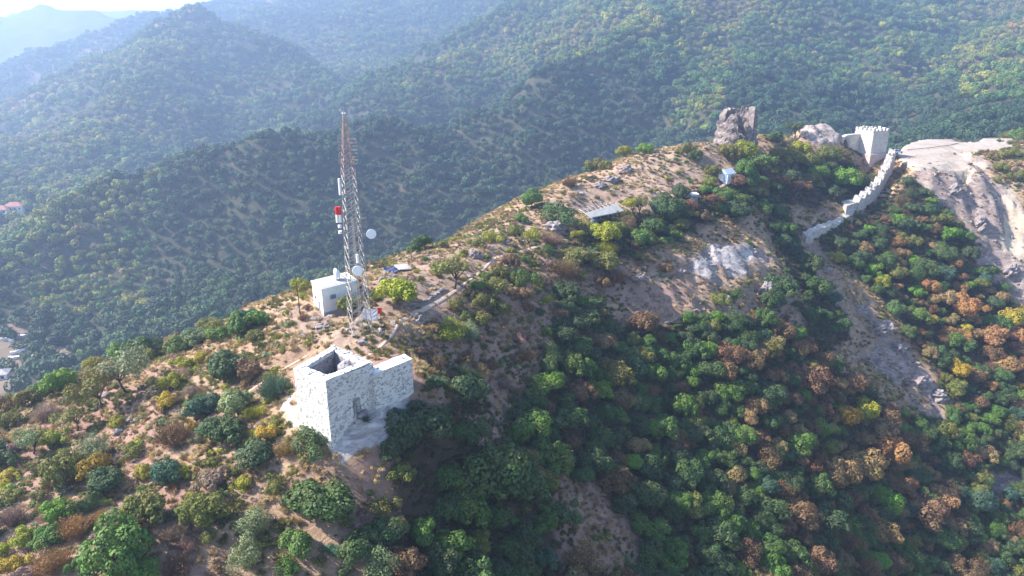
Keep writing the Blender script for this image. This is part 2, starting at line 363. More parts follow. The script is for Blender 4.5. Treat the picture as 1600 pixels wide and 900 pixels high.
def leaf_mat(name='foliage', trans=.22, vary=.35):
    t = NT(name)
    a = t.n('ShaderNodeAttribute', attribute_type='INSTANCER', attribute_name='tint')
    lv = t.n('ShaderNodeAttribute', attribute_name='leafv')
    oi = t.n('ShaderNodeObjectInfo')
    s = t.n('ShaderNodeSeparateColor'); t.l(lv.outputs[0], s.inputs[0])
    val = t.mapr(s.outputs[0], 0, 1, 1 - vary, 1 + vary)
    hsv = t.n('ShaderNodeHueSaturation'); hsv.inputs['Saturation'].default_value = 1.12; t.l(a.outputs[0], hsv.inputs['Color']); t.l(val, hsv.inputs['Value'])
    t.l(t.mapr(s.outputs[1], 0, 1, .47, .53), hsv.inputs['Hue'])
    warm = t.mix(t.mapr(s.outputs[2], .45, .85, 0, .5), hsv.outputs[0], t.mix(.5, hsv.outputs[0], (.17, .16, .055)))
    b = t.n('ShaderNodeBsdfPrincipled'); t.l(warm, b.inputs['Base Color']); b.inputs['Roughness'].default_value = .62; b.inputs['Specular IOR Level'].default_value = .25
    tr = t.n('ShaderNodeBsdfTranslucent'); t.l(warm, tr.inputs[0])
    mx = t.n('ShaderNodeMixShader'); mx.inputs[0].default_value = trans; t.l(b.outputs[0], mx.inputs[1]); t.l(tr.outputs[0], mx.inputs[2])
    t.l(mx.outputs[0], t.out.inputs[0]); return t.m
def simple(name, c1, c2=None, scale=2., rough=.8, metal=0., bstr=.3, bdist=.02, det=4, spec=.3):
    t = NT(name); o = t.obj(); n = t.noise(scale, o, det, .65)
    c2 = c2 or tuple(q*.75 for q in c1)
    return t.bsdf(t.mix(t.mapr(n, .35, .65), c1, c2), rough, metal, n, bstr, bdist, spec)
def masonry(name, stone, dark, mortar, scale=2.6, dirt=(.4, .33, .3), gap=.10, amt=.9, tone=.16):
    t = NT(name); p = t.pos()
    mp = t.n('ShaderNodeMapping'); mp.inputs['Scale'].default_value = (1, 1, 1.45); t.l(p, mp.inputs[0])
    wob = t.n('ShaderNodeVectorMath', operation='MULTIPLY_ADD'); nz = t.n('ShaderNodeTexNoise'); nz.inputs['Scale'].default_value = 1.5; t.l(p, nz.inputs[0])
    t.l(nz.outputs['Color'], wob.inputs[0]); wob.inputs[1].default_value = (.25, .25, .25); t.l(mp.outputs[0], wob.inputs[2])
    e = t.vor(scale, wob.outputs[0], 'DISTANCE_TO_EDGE').outputs[0]; f = t.vor(scale, wob.outputs[0])
    sv = t.n('ShaderNodeSeparateColor'); t.l(f.outputs['Color'], sv.inputs[0])
    n = t.noise(.35, p, 5, .6); n2 = t.noise(6, p, 3, .6)
    st = t.mix(t.mapr(sv.outputs[0], 0, 1, 0, 1), stone, tuple(q*(1 - tone) for q in stone))
    dark = t.mix(sv.outputs[2], dark, tuple(q*.45 + w_*.55 for q, w_ in zip(stone, dark)))
    st = t.mix(t.mapr(sv.outputs[1], .50, .74, 0, amt), st, dark)       # recessed darker stones between the mortar
    c = t.mix(t.mapr(e, 0, gap, 1, 0), st, mortar)
    c = t.mix(t.mapr(n, .5, .72, 0, .45), c, dirt)
    c = t.mix(t.mapr(n2, .6, .8, 0, .35), c, dark)
    h = t.mth('ADD', t.mapr(e, 0, .12, 0, 1), t.mth('MULTIPLY', sv.outputs[1], -.9))
    return t.bsdf(c, .92, bump=h, bstr=.7, bdist=.08, spec=.15)
M = {}
M['ground'] = terrain_mat()
M['leaf'] = leaf_mat(); M['leaf_far'] = leaf_mat('foliage_far', .12, .4)
M['straw'] = leaf_mat('dry_grass', .3, .35)
M['bark'] = simple('bark', (.10, .08, .065), (.05, .04, .035), 9, .95, bstr=.6)
M['stonew'] = masonry('white_masonry', (.76, .73, .68), (.19, .18, .19), (.82, .81, .81), 3.3, (.60, .55, .51), .09, .9)
M['stonep'] = simple('wall_cap', (.80, .78, .76), (.62, .60, .58), 1.5, .9, bstr=.4)
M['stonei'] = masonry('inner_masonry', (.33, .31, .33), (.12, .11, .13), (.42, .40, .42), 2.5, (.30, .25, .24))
M['ruin'] = masonry('ruin_masonry', (.28, .235, .225), (.085, .07, .075), (.15, .125, .12), .9, (.30, .23, .20), .08, .6, .4)
M['curt'] = masonry('curtain_masonry', (.50, .455, .42), (.17, .15, .145), (.52, .47, .43), 1.25, (.50, .44, .43), .09, .5, .3)
M['gate'] = masonry('gate_masonry', (.55, .51, .47), (.27, .24, .22), (.57, .53, .49), 1.1, (.66, .58, .54), .09, .35, .2)
M['rock'] = None
def rock_mat():
    t = NT('bare_rock'); o = t.pos(); n = t.noise(1.3, o, 7, .72, .6); n2 = t.noise(.25, o, 3)
    c = t.mix(t.mapr(n, .32, .66), (.10, .085, .09), (.34, .30, .30)); c = t.mix(t.mapr(n2, .5, .7, 0, .6), c, (.30, .20, .16))
    return t.bsdf(c, .95, bump=n, bstr=.9, bdist=.2, spec=.1)
M['rock'] = rock_mat()
M['white'] = simple('white_paint', (.80, .80, .80), (.70, .70, .71), 1.3, .6, bstr=.08)
M['rib'] = simple('antenna_plastic', (.82, .82, .83), (.74, .75, .77), 3, .4, bstr=.02)
M['red'] = simple('red_paint', (.70, .02, .02), (.58, .02, .02), 3, .45, bstr=.02)
M['steel'] = simple('galvanised_steel', (.38, .36, .35), (.27, .25, .24), 2.5, .55, .3, bstr=.1)
M['rust'] = simple('faded_red_steel', (.36, .27, .26), (.30, .21, .20), 2.5, .6, .2, bstr=.1)
M['darkm'] = simple('dark_metal', (.06, .06, .065), (.04, .035, .03), 3, .6, .3)
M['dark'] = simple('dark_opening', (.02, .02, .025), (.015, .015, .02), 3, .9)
M['glass'] = simple('dark_glass', (.03, .04, .05), (.03, .035, .05), 3, .12, bstr=.0, spec=.6)
M['tarp'] = simple('blue_tarp', (.045, .06, .15), (.03, .04, .09), 2, .5)
M['conc'] = simple('pale_concrete', (.42, .41, .40), (.32, .31, .30), 1.5, .9)
M['grey'] = simple('grey_sheet', (.22, .23, .28), (.15, .16, .21), 1.0, .6)
M['housew'] = simple('weathered_white', (.44, .46, .50), (.32, .34, .38), .8, .8)
M['dull'] = simple('dull_sheet', (.24, .25, .26), (.16, .17, .18), .9, .7)
M['bluew'] = simple('blue_wall', (.28, .38, .58), (.24, .32, .50), 2, .7)
M['tile'] = simple('red_tile', (.36, .15, .12), (.27, .12, .10), 1.5, .8)
M['path'] = simple('path_soil', (.52, .39, .31), (.42, .31, .24), .5, .95, bstr=.5, det=8)
M['wood'] = simple('old_wood', (.20, .15, .11), (.12, .09, .07), 4, .9)
M['black'] = simple('black_cloth', (.025, .025, .03), (.02, .02, .02), 5, .9)
M['palec'] = simple('pale_cloth', (.55, .54, .52), (.45, .45, .45), 5, .9)
M['skin'] = simple('skin', (.50, .32, .24), (.45, .28, .20), 5, .6)
M['trous'] = simple('trousers', (.12, .13, .17), (.09, .10, .13), 5, .9)
M['tyre'] = simple('tyre', (.03, .03, .03), (.02, .02, .02), 5, .8)

# ---------------------------------------------------------------- object helpers
C = sc.collection
def tag(o, label=None, cat=None, group=None, kind=None):
    if label: o['label'] = label
    if cat: o['category'] = cat
    if group: o['group'] = group
    if kind: o['kind'] = kind
    return o
def link(name, me, mat=None, parent=None):
    o = bpy.data.objects.new(name, me); C.objects.link(o)
    if mat is not None and not me.materials: me.materials.append(mat)
    if parent is not None: o.parent = parent
    return o
def empty(name, loc, rz=0, **k):
    o = bpy.data.objects.new(name, None); C.objects.link(o); o.location = loc; o.rotation_euler = (0, 0, rz)
    o.empty_display_size = .5; tag(o, **k); return o
class MB:
    def __init__(s): s.bm = bmesh.new()
    def prism(s, pts, z0, z1):
        """pts plan polygon ccw; z0,z1 numbers or lists"""
        n = len(pts); z0 = z0 if hasattr(z0, '__len__') else [z0]*n; z1 = z1 if hasattr(z1, '__len__') else [z1]*n
        a = [s.bm.verts.new((p[0], p[1], z)) for p, z in zip(pts, z0)]; b = [s.bm.verts.new((p[0], p[1], z)) for p, z in zip(pts, z1)]
        s.bm.faces.new(b); s.bm.faces.new(a[::-1])
        for i in range(n): s.bm.faces.new((a[i], a[(i+1) % n], b[(i+1) % n], b[i]))
        return s
    def box(s, c, d, rz=0, rx=0, ry=0):
        m = Matrix.Translation(c) @ Matrix.Rotation(rz, 4, 'Z') @ Matrix.Rotation(rx, 4, 'X') @ Matrix.Rotation(ry, 4, 'Y')
        m = m @ Matrix.Diagonal((d[0], d[1], d[2], 1)); bmesh.ops.create_cube(s.bm, size=1, matrix=m); return s
    def tube(s, a, b, r0, r1=None, n=6, cap=True):
        a = Vector(a); b = Vector(b); r1 = r0 if r1 is None else r1; d = b - a
        q = d.to_track_quat('Z', 'Y').to_matrix().to_4x4()
        m = Matrix.Translation((a + b)/2) @ q
        bmesh.ops.create_cone(s.bm, cap_ends=cap, segments=n, radius1=r0, radius2=r1, depth=d.length, matrix=m); return s
    def path(s, pts, rad, n=5):
        rings = []
        for i, p in enumerate(pts):
            p = Vector(p); d = (Vector(pts[min(i+1, len(pts)-1)]) - Vector(pts[max(i-1, 0)])).normalized()
            q = d.to_track_quat('Z', 'Y'); r = rad[i]
            rings.append([s.bm.verts.new(p + q @ Vector((r*math.cos(2*math.pi*k/n), r*math.sin(2*math.pi*k/n), 0))) for k in range(n)])
        for A, B in zip(rings[:-1], rings[1:]):
            for k in range(n): s.bm.faces.new((A[k], A[(k+1) % n], B[(k+1) % n], B[k]))
        s.bm.faces.new(rings[-1]); s.bm.faces.new(rings[0][::-1]); return s
    def lathe(s, prof, n=20, m=Matrix()):
        rings = [[s.bm.verts.new(m @ Vector((r*math.cos(2*math.pi*k/n), r*math.sin(2*math.pi*k/n), z))) for k in range(n)] for r, z in prof]
        for A, B in zip(rings[:-1], rings[1:]):
            for k in range(n): s.bm.faces.new((A[k], A[(k+1) % n], B[(k+1) % n], B[k]))
        if prof[0][0] > 1e-4: s.bm.faces.new(rings[0][::-1])
        if prof[-1][0] > 1e-4: s.bm.faces.new(rings[-1])
        return s
    def mesh(s, name, smooth=False, rough=0, cut=0, bevel=0, seed=1):
        if cut: bmesh.ops.subdivide_edges(s.bm, edges=s.bm.edges[:], cuts=cut, use_grid_fill=True)
        bmesh.ops.recalc_face_normals(s.bm, faces=s.bm.faces[:])
        if bevel: bmesh.ops.bevel(s.bm, geom=s.bm.edges[:], offset=bevel, segments=1, affect='EDGES')
        if rough:
            r = random.Random(seed)
            for v in s.bm.verts: v.co += Vector((r.uniform(-1,1), r.uniform(-1,1), r.uniform(-1,1)))*rough
        me = bpy.data.meshes.new(name); s.bm.to_mesh(me); s.bm.free()
        if smooth: me.polygons.foreach_set('use_smooth', [True]*len(me.polygons))
        return me
    def build(s, name, mat, parent=None, **k):
        return link(name, s.mesh(name, **k), mat, parent)
# ---------------------------------------------------------------- terrain objects
maskA = np.zeros((ny, nx, 4)); maskB = np.zeros((ny, nx, 4))
forest_polys = [
 [(590,640),(700,620),(800,650),(860,560),(880,470),(930,480),(960,520),(1080,500),(1170,500),(1250,530),(1290,560),(1380,640),(1430,660),(1500,640),(1400,500),(1330,420),(1270,370),(1300,350),(1400,300),(1420,280),(1480,340),(1560,440),(1620,510),(1900,600),(1900,1020),(600,1020)],
 [(1180,260),(1340,250),(1380,280),(1340,310),(1260,330),(1180,320),(1110,350),(1000,400),(900,420),(880,380),(990,330),(1100,290)],
 [(1195,330),(1230,340),(1250,400),(1290,450),(1330,520),(1280,560),(1230,430)],
]
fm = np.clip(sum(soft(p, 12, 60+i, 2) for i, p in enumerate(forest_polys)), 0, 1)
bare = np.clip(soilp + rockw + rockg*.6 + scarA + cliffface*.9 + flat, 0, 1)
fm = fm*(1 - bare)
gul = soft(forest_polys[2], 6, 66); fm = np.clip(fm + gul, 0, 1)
maskA[..., 0] = np.clip(rockw + rockg*.36 + scarA*.9 + cliffface*.75 + keeprock + crestp*.40 - limes, 0, 1)*NEARM
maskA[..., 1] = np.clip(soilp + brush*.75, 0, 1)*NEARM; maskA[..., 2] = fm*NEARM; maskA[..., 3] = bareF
maskB[..., 0] = np.clip(sandc, 0, 1)*NEARM; maskB[..., 1] = np.clip(limes + rockw*.5 + keeprock*.35, 0, 1)*NEARM; maskB[..., 2] = (~NEARM)*1.0; maskB[..., 3] = flat*NEARM
selq = NEARM.ravel()[quads[:,0]]
def terrain_part(name, sel, label):
    q = quads[sel]; used, inv = np.unique(q, return_inverse=True)
    me = mesh_np(name, co[used], inv.reshape(-1, 4), smooth=True)
    setcol(me, 'maskA', maskA.reshape(-1, 4)[used]); setcol(me, 'maskB', maskB.reshape(-1, 4)[used])
    o = link(name, me, M['ground']); tag(o, label, None, None, 'structure'); return o
terrain_part('castle_hill', selq, 'dry rocky ridge that carries the fortress ruins')
terrain_part('forested_hills', ~selq, 'hazy wooded hills and valley behind the ridge')

# path ribbon draped on the ridge
PATHP = []
def ribbon(name, pxs, width, mat, label, lift=.11):
    pts = [np.array(q) for q in pxs]; fine = []
    for a, b in zip(pts[:-1], pts[1:]):
        n = max(2, int(np.linalg.norm(b - a)/.7))
        for k in range(n): fine.append(a + (b - a)*k/n)
    fine.append(pts[-1]); fine = np.array(fine)
    for _ in range(6): fine[1:-1] = (fine[:-2] + fine[1:-1]*2 + fine[2:])/4
    W = 6; V = []; PATHP.extend((q[0], q[1], width) for q in fine[::2])
    for i, p in enumerate(fine):
        d = fine[min(i+1, len(fine)-1)] - fine[max(i-1, 0)]; nrm = np.array((-d[1], d[0])); nrm = nrm/(np.linalg.norm(nrm) + 1e-9)
        wd = width*(.8 + .35*float(vnoise(i*.13, 3.3, 5)))
        for k in range(W + 1):
            t = (k/W - .5)*2; x = p[0] + nrm[0]*t*wd/2; y = p[1] + nrm[1]*t*wd/2
            V.append((x, y, float(ground(x, y)) + (lift if abs(t) < .95 else -.04)))
    F = [(i*(W+1)+k, i*(W+1)+k+1, (i+1)*(W+1)+k+1, (i+1)*(W+1)+k) for i in range(len(fine)-1) for k in range(W)]
    o = link(name, mesh_np(name, V, F, True), mat); tag(o, label, None, None, 'structure'); return o
for q3, wd_, lab_ in PLAN: ribbon('footpath', q3, wd_, M['path'], lab_)
# ---------------------------------------------------------------- vegetation templates
def rot_quads(c, nrm, up_r, sw, sh, rs):
    """leaf quads: centres c, normals nrm"""
    n = len(c); a = rs.normal(size=(n, 3)); t = np.cross(nrm, a); t /= np.linalg.norm(t, axis=1, keepdims=True) + 1e-9
    b = np.cross(nrm, t); sw = sw[:, None]; sh = sh[:, None]
    v = np.stack([c - t*sw, c - b*sh*.55, c + t*sw, c + b*sh], 1)     # kite-like leaf clump
    return v.reshape(-1, 3)
def crown_arr(seed, lobes=14, leaves=2600, size=.05, flat_=.8, spread=.34, lobe_r=(.16, .27), sparse=.0, rag=.12, z0=.08, twig=0):
    rs = np.random.default_rng(seed)
    u = rs.normal(size=(lobes, 3)); u /= np.linalg.norm(u, axis=1, keepdims=True); u[:, 2] = np.abs(u[:, 2])*1.0 - .25
    sk = rs.normal(0, .12, 3); cen = u*spread*rs.uniform(.35, 1.18, (lobes, 1))*(1 + sk); cen[:, 2] = cen[:, 2]*flat_ + .42*flat_
    cen[0] = (0, 0, .42*flat_)
    rad = rs.uniform(lobe_r[0]*.8, lobe_r[1]*1.12, lobes); rad[0] = lobe_r[1]*1.15
    k = rs.choice(lobes, leaves*2, p=rad**2/(rad**2).sum())
    d = rs.normal(size=(leaves*2, 3)); d /= np.linalg.norm(d, axis=1, keepdims=True)
    # bumps over each lobe -> secondary clumps
    ph = rs.uniform(0, 6.28, (lobes, 3)); fr = 5.0
    bump = (np.sin(d[:,0]*fr + ph[k,0]) + np.sin(d[:,1]*fr + ph[k,1]) + np.sin(d[:,2]*fr + ph[k,2]))/3
    rr = rad[k]*(1 + rag*bump + rs.normal(0, .05, leaves*2) - sparse*rs.random(leaves*2)**1.5*.6)
    c = cen[k] + d*rr[:, None]*np.array((1, 1, .9))
    inside = np.zeros(leaves*2)
    for j in range(lobes):
        q = np.linalg.norm((c - cen[j])/np.array((1, 1, .9)), axis=1) < rad[j]*.82
        inside += q & (k != j)
    keep = ((inside == 0) | (rs.random(leaves*2) < .12)) & (c[:, 2] > z0*.5)
    c, d, bump = c[keep][:leaves], d[keep][:leaves], bump[keep][:leaves]
    n = len(c); nr = d + np.array((0, 0, .15)) + rs.normal(0, .36, (n, 3)); nr /= np.linalg.norm(nr, axis=1, keepdims=True)
    s = size*rs.uniform(.55, 1.15, n)
    v = rot_quads(c, nr, None, s*.5, s*.62, rs)
    lb = rs.random(lobes)[k[keep][:leaves]]; lv = np.stack([np.clip(rs.random(n)*.6 + .15 + .15*bump + .15*(lb - .5), 0, 1), np.clip(lb*.5 + .5*rs.random(n), 0, 1), np.clip(rs.random(lobes)[k[keep][:leaves]]*.6 + .4*rs.random(n), 0, 1), np.ones(n)], 1)
    return v, np.repeat(lv, 4, 0)
def leaf_mesh(name, v, lv, mat):
    f = np.arange(len(v)).reshape(-1, 4); me = mesh_np(name, v, f); 
    if len(me.vertices) == len(lv): setcol(me, 'leafv', lv)
    me.materials.append(mat); return me
def trunk_mb(seed, h=.32, r=.022, top=.62, n=5, spread=.3, lean=.03, sub=2):
    rs = random.Random(seed); b = MB(); base = Vector((0, 0, -.06))
    fork = Vector((rs.uniform(-lean, lean), rs.uniform(-lean, lean), h))
    b.path([base, fork*.5 + Vector((lean*.3, 0, 0)), fork], [r*1.35, r, r*.85], 6)
    for i in range(n):
        a = 6.28*i/n + rs.uniform(-.4, .4); s = spread*rs.uniform(.6, 1.1); e = Vector((s*math.cos(a), s*math.sin(a), top*rs.uniform(.8, 1.15)))
        mid = fork.lerp(e, .5) + Vector((rs.uniform(-.03, .03), rs.uniform(-.03, .03), .03))
        b.path([fork*.96, mid, e], [r*.6, r*.38, r*.12], 5)
        for j in range(sub):
            e2 = mid + Vector((rs.uniform(-.16, .16), rs.uniform(-.16, .16), rs.uniform(.08, .24)))
            b.path([mid, mid.lerp(e2, .5) + Vector((0, 0, .015)), e2], [r*.3, r*.2, r*.07], 4)
    return b
def twigs_arr(seed, n=260, h=.75, w=.5, th=.006):
    """a bare or dry bush: thin blades fanning out from the stool"""
    rs = np.random.default_rng(seed); a = rs.uniform(0, 6.28, n); sp_ = rs.uniform(.05, 1, n)**.6*w; hh = h*rs.uniform(.5, 1, n)*(1 - .35*(sp_/w)**2)
    b0 = np.stack([np.cos(a)*sp_*.3, np.sin(a)*sp_*.3, np.zeros(n)], 1); e = np.stack([np.cos(a)*sp_, np.sin(a)*sp_, hh], 1)
    m = (b0 + e)/2 + rs.normal(0, .04, (n, 3)); t = rs.normal(size=(n, 3)); t[:, 2] = 0; t /= np.linalg.norm(t, axis=1, keepdims=True) + 1e-9
    v = np.stack([b0 - t*th, m - t*th*.7, e, m + t*th*.9], 1).reshape(-1, 3)
    r_ = rs.random((n, 4)); return v, np.repeat(r_, 4, 0)
def cat_lv(parts):
    return np.concatenate([p[0] for p in parts]), np.concatenate([p[1] for p in parts])

KINDS = {}   # kind -> list of (crown mesh, trunk mesh)
def mk(kind, k, fn, tr):
    KINDS[kind] = []
    for i in range(k):
        v, lv = fn(1000*len(KINDS) + i*13 + 5)
        cm = leaf_mesh('crown', v, lv, M['leaf'])
        tm = tr(50*len(KINDS) + i).mesh('trunk', smooth=True) if tr else None
        if tm: tm.materials.append(M['bark'])
        KINDS[kind].append((cm, tm))
mk('R', 5, lambda s: crown_arr(s, 30, 4200, .052, .82, .37, (.095, .175), .15, .24), lambda s: trunk_mb(s, .2, .022, .5))
mk('S', 4, lambda s: crown_arr(s, 13, 2300, .046, .58, .40, (.11, .18), .35, .22, .02), lambda s: trunk_mb(s, .06, .012, .3, 6, .35))
mk('O', 4, lambda s: (lambda q: (q[0] + np.array((0, 0, .34)), q[1]))(crown_arr(s, 17, 1900, .042, .62, .38, (.10, .17), .8, .3, -.1)), lambda s: trunk_mb(s, .28, .024, .72, 6, .36, .08, 4))
mk('P', 3, lambda s: cat_lv([crown_arr(s, 17, 2000, .034, .85, .36, (.12, .19), .9, .35), twigs_arr(s, 200, .7, .42)]), lambda s: trunk_mb(s, .12, .014, .55, 7, .33, .05, 3))
mk('B', 4, lambda s: cat_lv([twigs_arr(s, 700, .62, .5, .007), crown_arr(s, 13, 1000, .03, .6, .40, (.12, .19), 1.2, .4, .0)]), None)
COL = {'dk': (.058,.092,.040), 'dg': (.072,.122,.042), 'gr': (.098,.168,.045), 'bg': (.14,.25,.05), 'ol': (.16,.165,.05), 'ye': (.27,.28,.05),
       'go': (.36,.28,.065), 'or': (.33,.185,.095), 'ta': (.28,.205,.105), 'br': (.185,.115,.068), 'pk': (.27,.185,.155), 'gy': (.19,.235,.12), 'bl': (.06,.115,.075)}
CN = {'dk': 'dark green', 'dg': 'deep green', 'gr': 'green', 'bg': 'bright green', 'ol': 'olive', 'ye': 'yellow-green', 'go': 'golden yellow', 'or': 'rust orange',
      'ta': 'tan brown', 'br': 'brown', 'pk': 'dry grey-pink', 'gy': 'pale grey-green', 'bl': 'blue-green'}
TREES = """350 577 60 R dk;318 635 48 R bl;350 672 70 R dk;402 712 66 R dk;185 862 108 R gr;225 892 55 R bg;163 752 64 R dk;92 803 46 R bg;75 838 48 R gr;115 822 58 B or;
85 880 58 B or;14 742 42 S go;22 772 44 S ol;185 660 38 S ye;157 612 64 O ol;120 648 52 O ol;200 575 76 O gy;224 548 56 R dg;186 556 44 R gr;97 600 46 R bg;122 612 34 B br;
72 645 46 B pk;86 684 50 S ye;52 690 42 O gy;35 625 50 S ol;14 658 40 S ol;62 612 40 S gr;24 690 28 S go;4 702 30 R dk;288 566 36 S ye;314 562 30 S go;272 595 46 S ye;275 545 48 S gr;
340 522 48 S gr;305 528 46 R gy;372 510 48 R gr;402 500 36 R gr;272 678 66 B br;262 625 38 S go;362 620 36 S ol;265 742 46 R bl;290 738 36 S ye;226 740 36 S ye;225 792 26 S ye;
322 800 62 R ol;303 786 42 S ye;328 838 30 S ol;397 818 58 P gy;390 866 62 P gy;272 830 46 B pk;290 850 34 B pk;276 885 52 B br;22 806 50 B pk;38 842 50 S ye;20 882 50 S go;
102 738 56 R ol;142 775 36 S ol;60 772 34 S ol;122 882 40 S gr;152 812 40 B or;208 702 40 S ol;150 702 50 P gy;495 785 104 R dg;470 852 60 R gr;566 852 68 R dg;592 885 56 P gy;
450 892 52 S gr;446 702 40 B ta;432 762 42 S ol;650 668 98 R dk;684 600 36 R dk;622 704 52 R dk;770 752 104 R dg;706 748 54 R gr;702 856 64 R gr;700 798 52 R dg;752 848 42 R ol;
772 812 48 R dg;794 858 42 R dg;836 662 60 R gr;862 594 44 R bg;934 614 36 R bg;718 674 30 R gr;604 792 46 S ol;628 738 56 S ol;822 716 48 B ta;886 722 38 R bl;852 748 50 S ol;906 742 44 R dg;
990 580 58 R dk;898 508 46 R dk;905 545 46 R dg;892 574 44 R gr;884 484 30 R dk;702 516 50 P ye;736 520 42 P gy;752 500 44 S ol;756 470 50 S ol;772 446 46 S ol;818 440 44 S gr;746 446 28 R gr;
852 470 28 S ye;782 482 36 S ol;709 422 60 O ol;620 455 66 R ye;548 478 46 R ol;470 448 36 S ye;1320 655 44 R go;1350 640 50 R ye;1386 706 62 R or;1346 728 60 R ta;1310 742 52 R ta;
1240 802 62 R br;1292 812 60 R dk;1466 776 52 R ta;1440 800 66 R br;1420 755 26 R or;1266 592 62 R br;1130 578 54 R br;1498 482 48 R or;1478 466 40 R ta;1552 530 46 R or;1590 525 40 R or;
1576 572 48 R or;1580 500 40 R go;1376 442 30 R ye;1396 428 34 R ol;1430 456 30 R bg;1490 574 42 R go;1306 404 26 R ye;1276 450 48 R dg;1262 415 40 R dk;1218 452 58 R dk;
1160 244 44 R ye;1186 260 50 O gr;1136 240 38 R ol;1075 234 34 S ol;1086 246 24 R dk;975 240 24 R ye;1006 233 28 R bg;940 258 38 S ol;922 264 26 S gr;890 286 28 B br;830 314 38 R gr;
1036 330 58 R dk;1060 304 34 R dk;986 322 30 O ye;1020 358 40 R dg;1002 376 36 R gr;872 338 62 S dg;946 410 56 R ol;944 366 46 R ye;830 372 34 O ye;862 374 38 B pk;1130 308 42 R gr;
1146 330 46 R dk;1164 312 34 R dg;1192 326 34 S gr;1236 250 44 R ol;1214 284 40 O br;1244 292 38 O br;1266 252 44 R ol;1318 282 44 R bg;1250 236 34 R ye;1162 268 34 R gr;1112 270 24 R ol;1170 285 36 R dg;1108 285 30 S ol;1292 246 40 R ol;1276 272 32 R bg;
1335 285 36 R dk;1240 204 26 O dk;1210 216 26 R dk;905 404 50 R ol;960 430 46 B br;1040 420 30 S br;1000 400 30 S ol;880 420 52 B br;1180 300 34 R ol;1300 300 34 R dk;1210 245 34 R ol;
1150 460 30 S dg;1120 470 34 S ol;1206 470 40 R dk;1390 395 34 B ta;1440 420 40 R dg;1470 400 40 R dg;1420 380 36 S ol;1424 325 30 R dk;1418 352 34 R dk;1440 300 28 S dk;1420 285 26 S dk;
1575 240 34 S ol;1590 215 34 S gr;1560 262 28 S ol;1590 275 30 S ol;660 382 30 R dg;690 382 24 S ol;645 390 24 S gr;770 372 34 S ye;745 380 28 S ol;800 362 34 S ol;812 340 30 S gr"""
TREES = [(float(a[0]), float(a[1]), float(a[2]), a[3], a[4]) for a in (q.split() for q in TREES.replace('\n', '').split(';'))]
items = []       # x, y, width, kind, colour, px, py, wpx
KH = {'R': .33, 'S': .26, 'O': .62, 'P': .38, 'B': .26}
for px, py, wp, kd, cl in TREES:
    x, y, z = hit(px, py + KH[kd]*wp*.8)
    D = proj(x, y, z)[2]; wd = wp/FPX*D*(1.18 if kd in 'OP' else 1.07)
    items.append([x, y, wd, kd, cl, px, py, wp])
# procedural fill of the near ridge
FILL = [ # polygon(px), spacing m, size range, kinds, colours
 (forest_polys[0], 3.5, (3.8, 8.2), 'RRRRRRPSS', ['dk']*5 + ['dg']*5 + ['gr']*3 + ['br']*3 + ['ol']*2 + ['bl', 'bg', 'ta']),
 (forest_polys[1], 4.2, (3.0, 7.0), 'RRRSOB', ['dk']*3 + ['ol']*4 + ['gr']*2 + ['br']*3 + ['ye']),
 (forest_polys[2], 3.4, (3, 7), 'RR', ['dk', 'dg', 'dg', 'gr', 'bl']),
 ([(680,640),(640,560),(680,500),(760,400),(900,390),(960,420),(930,480),(880,470),(860,560),(800,650)], 3.0, (1.6, 5.0), 'SSBPR', ['br']*4 + ['ol']*3 + ['dk', 'gr', 'pk', 'pk', 'ta']),
 ([(-330,760),(0,640),(200,560),(400,492),(440,520),(440,640),(480,700),(580,740),(600,1020),(-330,1020),(-330,700)], 3.0, (1.5, 5.8), 'SSSBPRR', ['ol']*4 + ['br']*2 + ['gr', 'dk', 'dk', 'dg', 'bl', 'ye', 'ye', 'gy', 'ta', 'pk', 'pk', 'go']),
 ([(440,470),(620,410),(800,335),(1000,240),(1180,230),(1100,290),(1000,330),(860,370),(740,430),(600,520),(440,540)], 9.0, (.9, 2.4), 'SSB', ['ol', 'br', 'gr', 'ye', 'pk']),
 ([(1050,420),(1260,400),(1270,500),(1060,500)], 6.0, (1.4, 4), 'SSR', ['dk', 'ol', 'br']),
 ([(1400,250),(1620,200),(1700,300),(1700,420),(1600,330),(1540,270),(1500,262)], 4.0, (1.6, 4.6), 'SSB', ['ol', 'ol', 'br', 'dk']),
]
orange_zone = [(1370,380),(1620,440),(1620,620),(1470,600),(1420,520)]
tan_zone = [(1180,520),(1300,540),(1420,680),(1520,780),(1480,860),(1230,840),(1150,640)]
blocked = [(-20.5, 80.5, 10), ] # filled below by structures
def near_pad(x, y):
    return any((x - a)**2 + (y - b)**2 < (r*1.05)**2 for a, b, r in PADS)
occupied = [(i[0], i[1], i[2]) for i in items]
cell = {}
def put(x, y, w_): cell.setdefault((int(x//6), int(y//6)), []).append((x, y, w_))
def clash(x, y, w_, f):
    cx, cy = int(x//6), int(y//6)
    for i in range(cx-2, cx+3):
        for j in range(cy-2, cy+3):
            for a, b, c in cell.get((i, j), ()):
                if (a-x)**2 + (b-y)**2 < (f*(c + w_)/2)**2: return True
    return False
for a, b, c in occupied: put(a, b, c)
for a, b, c in PATHP: put(a, b, c*.8)
TW_C = at_z(522, 640, CAMZ-45)
def in_structs(px, py):
    return (inpoly(np.array([px]), np.array([py]), [(440,560),(530,525),(600,550),(655,555),(660,640),(600,690),(540,720),(500,700),(455,680)])[0]
        or inpoly(np.array([px]), np.array([py]), [(1308,195),(1400,190),(1412,240),(1412,310),(1372,345),(1345,362),(1262,392),(1246,370),(1300,335),(1350,300),(1372,268),(1340,262),(1320,262)])[0]
        or inpoly(np.array([px]), np.array([py]), [(1105,165),(1190,165),(1190,245),(1105,245)])[0])
fills = []
